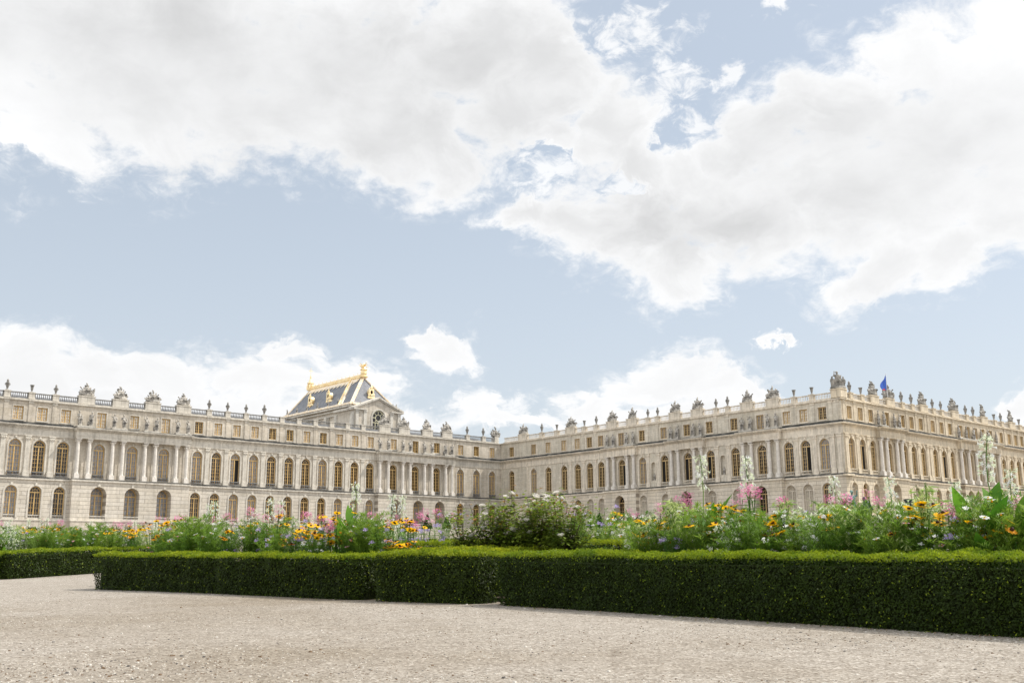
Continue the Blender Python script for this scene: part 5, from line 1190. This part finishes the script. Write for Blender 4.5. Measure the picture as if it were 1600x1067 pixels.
FILL = [('feathery', 2.77, 7.23, 0.71, 76), ('cleome', -2.16, 12.0, 0.88, 24), ('lime', 1.46, 10.2, 0.82, 121), ('purple', -2.1, 11.95, 0.75, 215), ('feathery', 1.81, 10.72, 0.78, 106), ('daisy', -5.16, 16.41, 0.79, 211), ('feathery', 1.45, 9.44, 0.71, 215), ('cleome', -3.86, 13.92, 0.97, 86), ('purple', 3.49, 7.0, 0.73, 162), ('white', -2.98, 12.68, 0.88, 57), ('purple', 2.37, 9.11, 0.73, 255), ('feathery', -1.64, 11.19, 0.8, 280), ('feathery', 3.11, 6.83, 0.83, 182), ('feathery', -2.67, 14.35, 0.8, 286), ('daisy', 2.81, 7.19, 0.76, 353), ('daisy', -2.18, 12.02, 0.87, 5), ('feathery', 2.32, 7.77, 0.74, 147), ('daisy', -2.21, 13.97, 0.83, 140), ('purple', 3.28, 8.96, 0.69, 88), ('white', -2.02, 13.81, 0.78, 171), ('cleome', 2.74, 8.67, 0.83, 185), ('lime', -1.57, 12.03, 0.82, 343), ('lime', 2.73, 6.81, 0.92, 264), ('lime', -2.46, 12.76, 0.91, 326), ('feathery', 1.7, 7.77, 0.72, 319), ('purple', -2.3, 11.73, 0.71, 21), ('feathery', 3.16, 6.3, 0.84, 56), ('white', -3.45, 12.68, 0.82, 212), ('white', 2.44, 8.25, 0.68, 104), ('feathery', -3.9, 13.44, 0.82, 142), ('white', 2.87, 6.37, 0.72, 18), ('feathery', -2.73, 12.48, 0.84, 173), ('purple', 3.25, 6.66, 0.75, 214), ('daisy', -3.6, 14.35, 0.83, 72), ('lime', 1.6, 9.25, 0.92, 68), ('purple', -2.53, 12.31, 0.79, 195), ('purple', 1.55, 10.09, 0.71, 166), ('white', -2.74, 13.64, 0.8, 115), ('cleome', 2.51, 8.17, 0.86, 81), ('purple', -2.57, 12.34, 0.73, 128), ('purple', 2.19, 7.93, 0.68, 146), ('feathery', -4.03, 12.93, 0.72, 227), ('white', 1.63, 7.84, 0.72, 6), ('lime', -3.31, 14.11, 0.99, 18), ('daisy', 1.76, 8.44, 0.83, 146), ('cleome', -4.09, 14.76, 0.95, 309), ('feathery', 2.91, 6.32, 0.72, 144), ('daisy', -2.79, 12.52, 0.9, 13), ('white', 2.3, 7.79, 0.8, 67), ('daisy', -4.75, 14.15, 0.89, 55), ('feathery', 3.56, 7.69, 0.77, 218), ('purple', -3.06, 14.67, 0.78, 246), ('lime', 3.27, 7.25, 0.87, 100), ('purple', -1.69, 12.13, 0.69, 1), ('lime', 2.95, 7.64, 0.87, 241), ('feathery', -1.52, 11.08, 0.87, 254), ('feathery', 3.72, 7.49, 0.79, 24), ('lime', -4.44, 13.5, 0.82, 32), ('feathery', 2.53, 6.77, 0.72, 35), ('white', -1.57, 13.44, 0.74, 62), ('daisy', 2.06, 10.41, 0.73, 68), ('cleome', -1.59, 13.45, 0.88, 312), ('feathery', 1.52, 8.25, 0.73, 284), ('purple', -4.66, 14.58, 0.72, 292), ('feathery', 3.11, 9.16, 0.8, 5), ('daisy', -3.15, 12.82, 0.85, 180), ('purple', 3.23, 6.68, 0.65, 150), ('daisy', -5.06, 16.32, 0.82, 284), ('feathery', 2.38, 7.23, 0.79, 130), ('white', -1.81, 11.71, 0.75, 120), ('white', 3.28, 7.24, 0.7, 9), ('daisy', -2.23, 11.45, 0.72, 63), ('feathery', 2.54, 8.13, 0.84, 245), ('purple', -1.34, 10.7, 0.68, 196), ('purple', 1.15, 8.7, 0.7, 114), ('cleome', -1.94, 11.21, 0.72, 108), ('feathery', 1.66, 9.96, 0.83, 148), ('purple', -3.92, 14.61, 0.81, 193), ('lime', 1.45, 8.8, 0.89, 221), ('white', -1.43, 11.4, 0.82, 293), ('feathery', 1.6, 8.16, 0.71, 16), ('feathery', -3.95, 13.1, 0.9, 246), ('feathery', 2.72, 7.29, 0.77, 317), ('white', -1.54, 11.49, 0.74, 79), ('feathery', 2.51, 6.79, 0.72, 240), ('feathery', -4.25, 13.73, 0.89, 146), ('lime', 2.55, 6.75, 0.72, 188), ('daisy', -3.37, 12.39, 0.72, 241), ('feathery', 2.94, 6.56, 0.81, 149), ('purple', -2.96, 12.28, 0.71, 102), ('feathery', 3.2, 8.12, 0.71, 205), ('white', -1.87, 13.69, 0.78, 239), ('white', 1.91, 7.51, 0.72, 83), ('daisy', -1.91, 11.41, 0.93, 330), ('cleome', 3.19, 9.06, 0.79, 31), ('white', -3.65, 15.16, 0.73, 280), ('lime', 3.46, 7.81, 0.92, 36), ('feathery', -4.1, 14.12, 0.83, 349), ('lime', 1.63, 7.85, 0.72, 24), ('white', -4.02, 14.05, 0.83, 19), ('feathery', 3.11, 6.36, 0.78, 206), ('feathery', -3.95, 13.09, 0.8, 55), ('lime', 1.25, 8.58, 0.9, 109), ('daisy', -2.6, 12.88, 0.85, 292), ('lime', 3.32, 7.98, 0.88, 157), ('daisy', -2.18, 11.63, 0.79, 247), ('daisy', 1.31, 8.98, 0.76, 66), ('feathery', -2.92, 13.14, 0.76, 219), ('feathery', 4.0, 8.09, 0.71, 358), ('feathery', -4.58, 15.93, 0.8, 191), ('feathery', 2.92, 6.31, 0.72, 284), ('daisy', -4.91, 14.28, 0.9, 294), ('white', 1.07, 8.79, 0.78, 9), ('white', -2.54, 14.24, 0.74, 195), ('feathery', 2.52, 7.54, 0.72, 134), ('lime', -2.91, 12.63, 0.82, 285), ('feathery', 1.04, 8.55, 0.72, 182), ('cleome', -3.14, 12.81, 0.97, 118), ('feathery', 2.33, 7.29, 0.75, 6), ('purple', -4.68, 15.24, 0.8, 48), ('feathery', 2.06, 9.48, 0.81, 228), ('purple', -2.12, 12.49, 0.7, 162), ('lime', 2.16, 7.5, 0.83, 226), ('cleome', -5.58, 16.76, 0.96, 251), ('feathery', 2.4, 6.92, 0.72, 350), ('feathery', -4.4, 13.24, 0.72, 246), ('feathery', 2.81, 7.19, 0.73, 141), ('daisy', -1.84, 11.74, 0.83, 123), ('white', 1.98, 7.71, 0.78, 31), ('white', -2.62, 12.9, 0.75, 122), ('feathery', 2.19, 7.18, 0.72, 144), ('purple', -1.55, 11.11, 0.8, 244), ('lime', 3.13, 8.2, 0.89, 192), ('white', -2.13, 11.36, 0.72, 94), ('feathery', 2.8, 6.45, 0.7, 159), ('white', -3.18, 14.0, 0.84, 204), ('purple', 2.57, 8.87, 0.74, 343), ('purple', -4.47, 13.53, 0.74, 303), ('feathery', 1.23, 10.35, 0.74, 13), ('daisy', -4.53, 13.96, 0.92, 211), ('feathery', 1.78, 7.66, 0.72, 36), ('daisy', -4.46, 13.29, 0.72, 179), ('lime', 3.39, 8.83, 0.85, 247), ('feathery', -2.68, 11.81, 0.72, 278), ('white', 2.05, 7.35, 0.72, 334), ('cleome', -2.7, 12.06, 0.97, 197), ('daisy', 2.4, 10.01, 0.83, 191), ('feathery', -3.62, 12.59, 0.72, 137), ('purple', 2.77, 6.48, 0.66, 323), ('feathery', -3.1, 12.4, 0.76, 289), ('daisy', 1.33, 13.79, 0.95, 213), ('daisy', -1.65, 15.83, 0.98, 154), ('white', 1.04, 12.53, 0.84, 15), ('daisy', -1.66, 15.34, 0.92, 94), ('feathery', 1.1, 13.13, 0.93, 353), ('cleome', -1.43, 14.56, 0.83, 265), ('cleome', 1.5, 12.78, 0.93, 117), ('cleome', -1.06, 15.71, 0.97, 0), ('feathery', 0.88, 12.86, 0.87, 188), ('cleome', -1.2, 14.44, 0.95, 93), ('daisy', 1.47, 14.44, 0.93, 52), ('lime', -1.61, 16.7, 0.84, 191), ('purple', 0.99, 14.75, 0.95, 125), ('cleome', -1.5, 15.87, 0.8, 305), ('feathery', 1.45, 12.33, 0.9, 175), ('purple', -0.92, 14.12, 0.94, 8), ('white', 0.87, 13.73, 0.95, 100), ('white', -1.0, 15.02, 0.98, 328), ('daisy', 1.42, 14.12, 0.82, 208), ('daisy', -1.65, 16.82, 0.89, 112), ('purple', 1.07, 12.92, 0.94, 74), ('cleome', -1.49, 14.66, 0.89, 92), ('lime', 1.2, 13.22, 0.82, 182), ('lime', -1.61, 14.73, 0.87, 8), ('cleome', 0.81, 14.01, 0.97, 40), ('cleome', -1.73, 15.18, 0.8, 265)]
FAR = [('canna', -9.88, 20.54, 0.77, 260), ('cleome', -9.83, 19.97, 0.95, 303), ('lime', -7.27, 22.37, 0.77, 110), ('white', -11.27, 22.89, 0.72, 221), ('canna', -6.93, 21.02, 0.73, 173), ('white', -10.77, 22.95, 0.69, 189), ('feathery', -9.7, 21.22, 0.82, 146), ('cleome', -11.03, 22.24, 0.92, 39), ('purple', -10.16, 21.03, 0.73, 100), ('daisy', -8.62, 22.79, 0.84, 234), ('purple', -9.59, 20.34, 0.72, 15), ('feathery', -11.41, 23.1, 0.91, 334), ('feathery', -9.82, 22.92, 0.8, 359), ('feathery', -8.12, 20.56, 0.82, 155), ('daisy', -9.23, 21.49, 0.7, 123), ('feathery', -6.37, 19.87, 0.9, 197), ('lime', -10.16, 21.51, 0.93, 108), ('daisy', -9.08, 21.62, 0.74, 28), ('lime', -7.12, 20.34, 0.71, 10), ('feathery', -8.41, 21.31, 0.89, 189), ('daisy', -8.06, 20.52, 0.78, 199), ('feathery', -6.53, 20.65, 0.7, 39), ('feathery', -7.38, 19.46, 0.78, 50), ('daisy', -6.77, 20.64, 0.72, 70), ('feathery', -8.06, 19.5, 0.79, 290), ('feathery', -8.06, 19.49, 0.84, 73), ('cleome', -8.92, 20.84, 0.95, 73), ('spire', -7.39, 20.46, 0.91, 198), ('lime', -10.72, 22.99, 0.79, 224), ('daisy', -7.65, 23.21, 0.77, 181), ('feathery', -7.59, 19.25, 0.74, 253), ('feathery', -8.34, 22.32, 0.82, 211), ('daisy', -8.08, 22.13, 0.86, 356), ('lime', -9.29, 19.51, 0.9, 34), ('daisy', -7.56, 20.66, 0.79, 35), ('feathery', -7.23, 22.46, 0.81, 156), ('feathery', -9.27, 20.63, 0.75, 264), ('white', -8.13, 21.59, 0.76, 134), ('daisy', -9.72, 22.14, 0.89, 40), ('daisy', -8.09, 21.3, 0.82, 100), ('lime', -10.16, 21.56, 0.82, 293), ('white', -8.36, 19.28, 0.8, 257), ('daisy', -9.38, 23.52, 0.76, 214), ('feathery', -8.08, 20.41, 0.78, 100), ('spire', -9.4, 20.92, 0.98, 322), ('cleome', -7.2, 19.61, 0.9, 56), ('lime', -8.57, 19.69, 0.74, 298), ('daisy', -10.64, 22.93, 0.89, 171), ('white', -7.45, 20.45, 0.84, 49), ('feathery', -9.06, 20.6, 0.7, 209), ('feathery', -10.01, 20.65, 0.72, 259), ('feathery', -9.04, 21.42, 0.82, 289), ('lime', -8.88, 22.33, 0.84, 185), ('feathery', -6.95, 21.44, 0.73, 58), ('lime', -7.55, 19.66, 0.77, 194), ('daisy', -8.55, 20.51, 0.7, 219), ('canna', -11.47, 23.43, 0.91, 336), ('feathery', -8.99, 23.61, 0.72, 270), ('spire', -9.99, 20.67, 0.93, 156), ('daisy', -9.81, 23.6, 0.8, 145), ('daisy', -10.36, 22.22, 0.83, 309), ('daisy', -10.56, 22.06, 0.71, 52), ('feathery', -8.44, 20.32, 0.77, 228), ('lime', -9.63, 21.43, 0.74, 246), ('feathery', -10.49, 21.99, 0.85, 26), ('feathery', -8.69, 21.87, 0.91, 295), ('daisy', -8.65, 22.27, 0.71, 309), ('spire', -9.26, 20.8, 1.0, 215), ('cleome', -9.29, 20.98, 0.98, 99), ('feathery', -8.13, 22.7, 0.69, 159), ('feathery', -6.8, 21.2, 0.72, 302), ('cleome', -7.78, 20.83, 0.94, 352), ('feathery', -8.85, 23.02, 0.8, 0), ('daisy', -8.57, 21.52, 0.83, 116), ('feathery', -8.57, 21.5, 0.87, 87), ('spire', -6.94, 20.34, 0.91, 197), ('lime', -9.81, 23.34, 0.7, 104), ('cleome', -8.28, 21.99, 0.94, 222), ('feathery', -7.91, 20.27, 0.79, 282), ('lime', -7.64, 21.33, 0.9, 133), ('white', -7.68, 19.21, 0.81, 97), ('daisy', -7.03, 19.71, 0.81, 240), ('feathery', -8.89, 21.7, 0.73, 313), ('lime', -8.88, 23.21, 0.74, 316), ('daisy', -10.25, 22.33, 0.81, 33), ('daisy', -7.45, 20.16, 0.71, 88), ('white', -8.77, 19.22, 0.85, 199), ('feathery', -9.74, 22.9, 0.83, 96), ('daisy', -9.66, 21.13, 0.83, 13), ('feathery', -9.7, 21.72, 0.76, 349), ('feathery', -8.8, 19.64, 0.83, 213), ('daisy', -8.14, 23.52, 0.71, 227), ('daisy', -7.32, 20.17, 0.75, 23), ('spire', -10.04, 21.76, 0.98, 48), ('cleome', -7.81, 21.28, 0.92, 93), ('white', -9.86, 19.91, 0.9, 3), ('spire', -7.9, 21.44, 0.88, 40), ('canna', -8.54, 20.96, 0.75, 189), ('cleome', -7.7, 21.49, 0.95, 168), ('feathery', -8.4, 21.78, 0.82, 225), ('daisy', -6.13, 19.28, 0.88, 263), ('feathery', -10.53, 21.78, 0.78, 304), ('feathery', -8.6, 19.59, 0.88, 179), ('feathery', -7.81, 22.94, 0.75, 63), ('cleome', -7.69, 23.47, 0.88, 348), ('daisy', -7.38, 19.4, 0.81, 226), ('lime', -9.37, 21.24, 0.79, 345), ('spire', -9.42, 23.43, 0.94, 37), ('feathery', -6.73, 20.6, 0.83, 217), ('feathery', -10.01, 20.84, 0.77, 236), ('daisy', -10.14, 23.18, 0.92, 231), ('daisy', -8.73, 23.67, 0.7, 158), ('daisy', -10.38, 23.15, 0.85, 259), ('spire', -10.38, 21.65, 0.97, 100), ('white', -8.13, 21.15, 0.88, 224)]
ROSES = [(-.50, 10.9, .98), (-.25, 10.7, 1.03), (.0, 10.6, 1.07), (.24, 10.4, 1.10), (.46, 10.25, 1.08), (-.1, 10.95, 1.04), (.12, 11.0, 1.08), (.53, 10.05, .98), (.36, 10.8, 1.07)]
def bed(x, y):
    if x < -5.2 and y > 17: return 'the far left bed'
    return 'the right-hand bed' if x/y > .075 else 'the left-centre bed' if x/y < -.06 else 'the middle bed'
cnt = {}
for kind, x, y, h, rot in sorted(FEATURED, key=lambda q: q[1]/q[2]):
    b = bed(x, y); i = cnt.get((kind, b), 0); cnt[(kind, b)] = i+1
    plant(kind, x, y, h, rot, '%s, %s from left, front of %s' % (INFO[kind][1], ORD[i], b), 'flowers planted in the box-edged beds')
for kind, x, y, h, rot in FILL:
    plant(kind, x, y, h, rot, '%s massed deep in %s' % (INFO[kind][1], bed(x, y)), '%s massed in %s' % (INFO[kind][0].replace('_', ' '), bed(x, y)))
for kind, x, y, h, rot in FAR:
    plant(kind, x, y, h, rot, 'distant %s in the far left bed' % INFO[kind][1], '%s massed in the far left bed' % INFO[kind][0].replace('_', ' '))
for i, (x, y, h) in enumerate(sorted(ROSES)):
    plant('rose', x, y, h*.95, rp.randrange(360), 'white rose tree with reddish young leaves, %s from left in the middle clump' % ORD[i], 'standard rose trees in the middle')

# ------------------------------------------------------------------ clipped yew cones before the palace
MAT['yew'] = leafmat('yew', (.012, .03, .008), (.035, .07, .018), .1, .7, .1, 5)
def cone_mesh(seed):
    r = np.random.default_rng(seed); n = 5200; t = r.random(n)**.6; a = r.random(n)*2*PI; z = .35+(1-t)*2.25; rad = t*.78+.03+r.normal(0, .035, n)
    C = np.stack([np.cos(a)*rad, np.sin(a)*rad, z], 1); N3 = np.stack([np.cos(a), np.sin(a), np.full(n, .4)], 1)+r.normal(0, .5, (n, 3)); N3 /= np.linalg.norm(N3, axis=1)[:, None]
    A = r.normal(0, 1, (n, 3)); A -= (A*N3).sum(1)[:, None]*N3; A /= np.linalg.norm(A, axis=1)[:, None]; B = np.cross(N3, A); s = .06
    return quads('crown', np.stack([C-A*s, C+B*s*.6, C+A*s, C-B*s*.6], 1), [MAT['yew']])
YEW = cone_mesh(1); mb = MB(1); mb.tube([(0, 0, -.1), (0, 0, .5)], .09, .08, 7); mb.lathe([(.70, .38), (.5, 1.1), (.02, 2.5)], 12); YT = mb.mesh('trunk', MAT['twig'])
for i, (x, y) in enumerate([(-9.82, 120), (-7.62, 120), (8.83, 120), (9.86, 120), (11.69, 120), (13.16, 120), (14.33, 120), (16.1, 120), (17.86, 120), (20.2, 120), (6.9, 120), (-12.2, 120)]):
    root = empty('topiary_cone', (x, y, gz(x, y))); s = .74 if i % 3 == 0 else .66; root.scale = (s, s, s)
    ident(root, 'dark clipped yew cone, %s' % ('left one of the pair left of the roses' if i == 11 else 'middle one left of the roses' if i == 0 else 'nearest one left of the roses' if i == 1 else '%s from left in the row right of the roses' % ORD[{10: 0, 2: 1, 3: 2, 4: 3, 5: 4, 6: 5, 7: 6, 8: 7, 9: 8}[i]]), 'topiary', 'clipped yew cones before the palace')
    add('trunk', YT, root); add('crown', YEW, root)
# bronze figures on stone pedestals at the head of the parterre
for i, (x, lab) in enumerate(((26.0, 'green bronze standing figure on a pedestal beside the right-hand front'), (26.95, 'dark crouching bronze figure next to the green standing one'))):
    P, _ = figure(60+i) if i == 0 else (None, 0)
    if i == 1:
        P = [('s', (0, 0, .35), (.55, .4, .35)), ('s', (.1, 0, .85), (.36, .3, .45)), ('s', (-.12, -.05, 1.35), (.17, .19, .21)), ('l', (.3, 0, 1.0), (.5, -.2, .5), .14, .1), ('l', (-.15, 0, .95), (-.45, -.25, .6), .12, .08), ('l', (-.1, -.2, .45), (-.55, -.25, .75), .18, .14), ('l', (-.55, -.25, .75), (-.5, -.25, .1), .14, .1)]
    me = sculpt('bronze_statue', P, .05, MAT['bronze'] if i == 0 else MAT['dark_bronze']); y = 80
    o = bpy.data.objects.new('bronze_statue', me); COL.objects.link(o); o.location = (x, y, 3.85); sc = .72 if i == 0 else .95; o.scale = (sc, sc, sc); o.rotation_euler = (0, 0, .4); ident(o, lab, 'statue')
    mb = MB(1); g = gz(x, y); mb.box(-.42, .42, -.42, .42, g-.1, 3.65); mb.box(-.5, .5, -.5, .5, 3.65, 3.86); mb.box(-.52, .52, -.52, .52, g-.1, g+.3)
    o = add('pedestal', mb.mesh('stone_pedestal', MAT['trim'])); o.location = (x, y, 0); ident(o, 'stone pedestal under the %s bronze figure' % ('green', 'dark')[i], 'pedestal')
o = bpy.data.objects.new('bronze_vase', URN[1].copy()); COL.objects.link(o); o.data.materials.clear(); o.data.materials.append(MAT['dark_bronze']); o.location = (30.3, 80, 3.9); o.scale = (.95, .95, .8); ident(o, 'dark bronze vase on a tall plinth before the right-hand front', 'vase')
mb = MB(1); mb.box(-.4, .4, -.4, .4, 2.5, 3.7); mb.box(-.48, .48, -.48, .48, 3.7, 3.9); o = add('plinth', mb.mesh('vase_plinth', MAT['trim'])); o.location = (30.3, 80, 0); ident(o, 'stone plinth under the dark bronze vase', 'plinth')
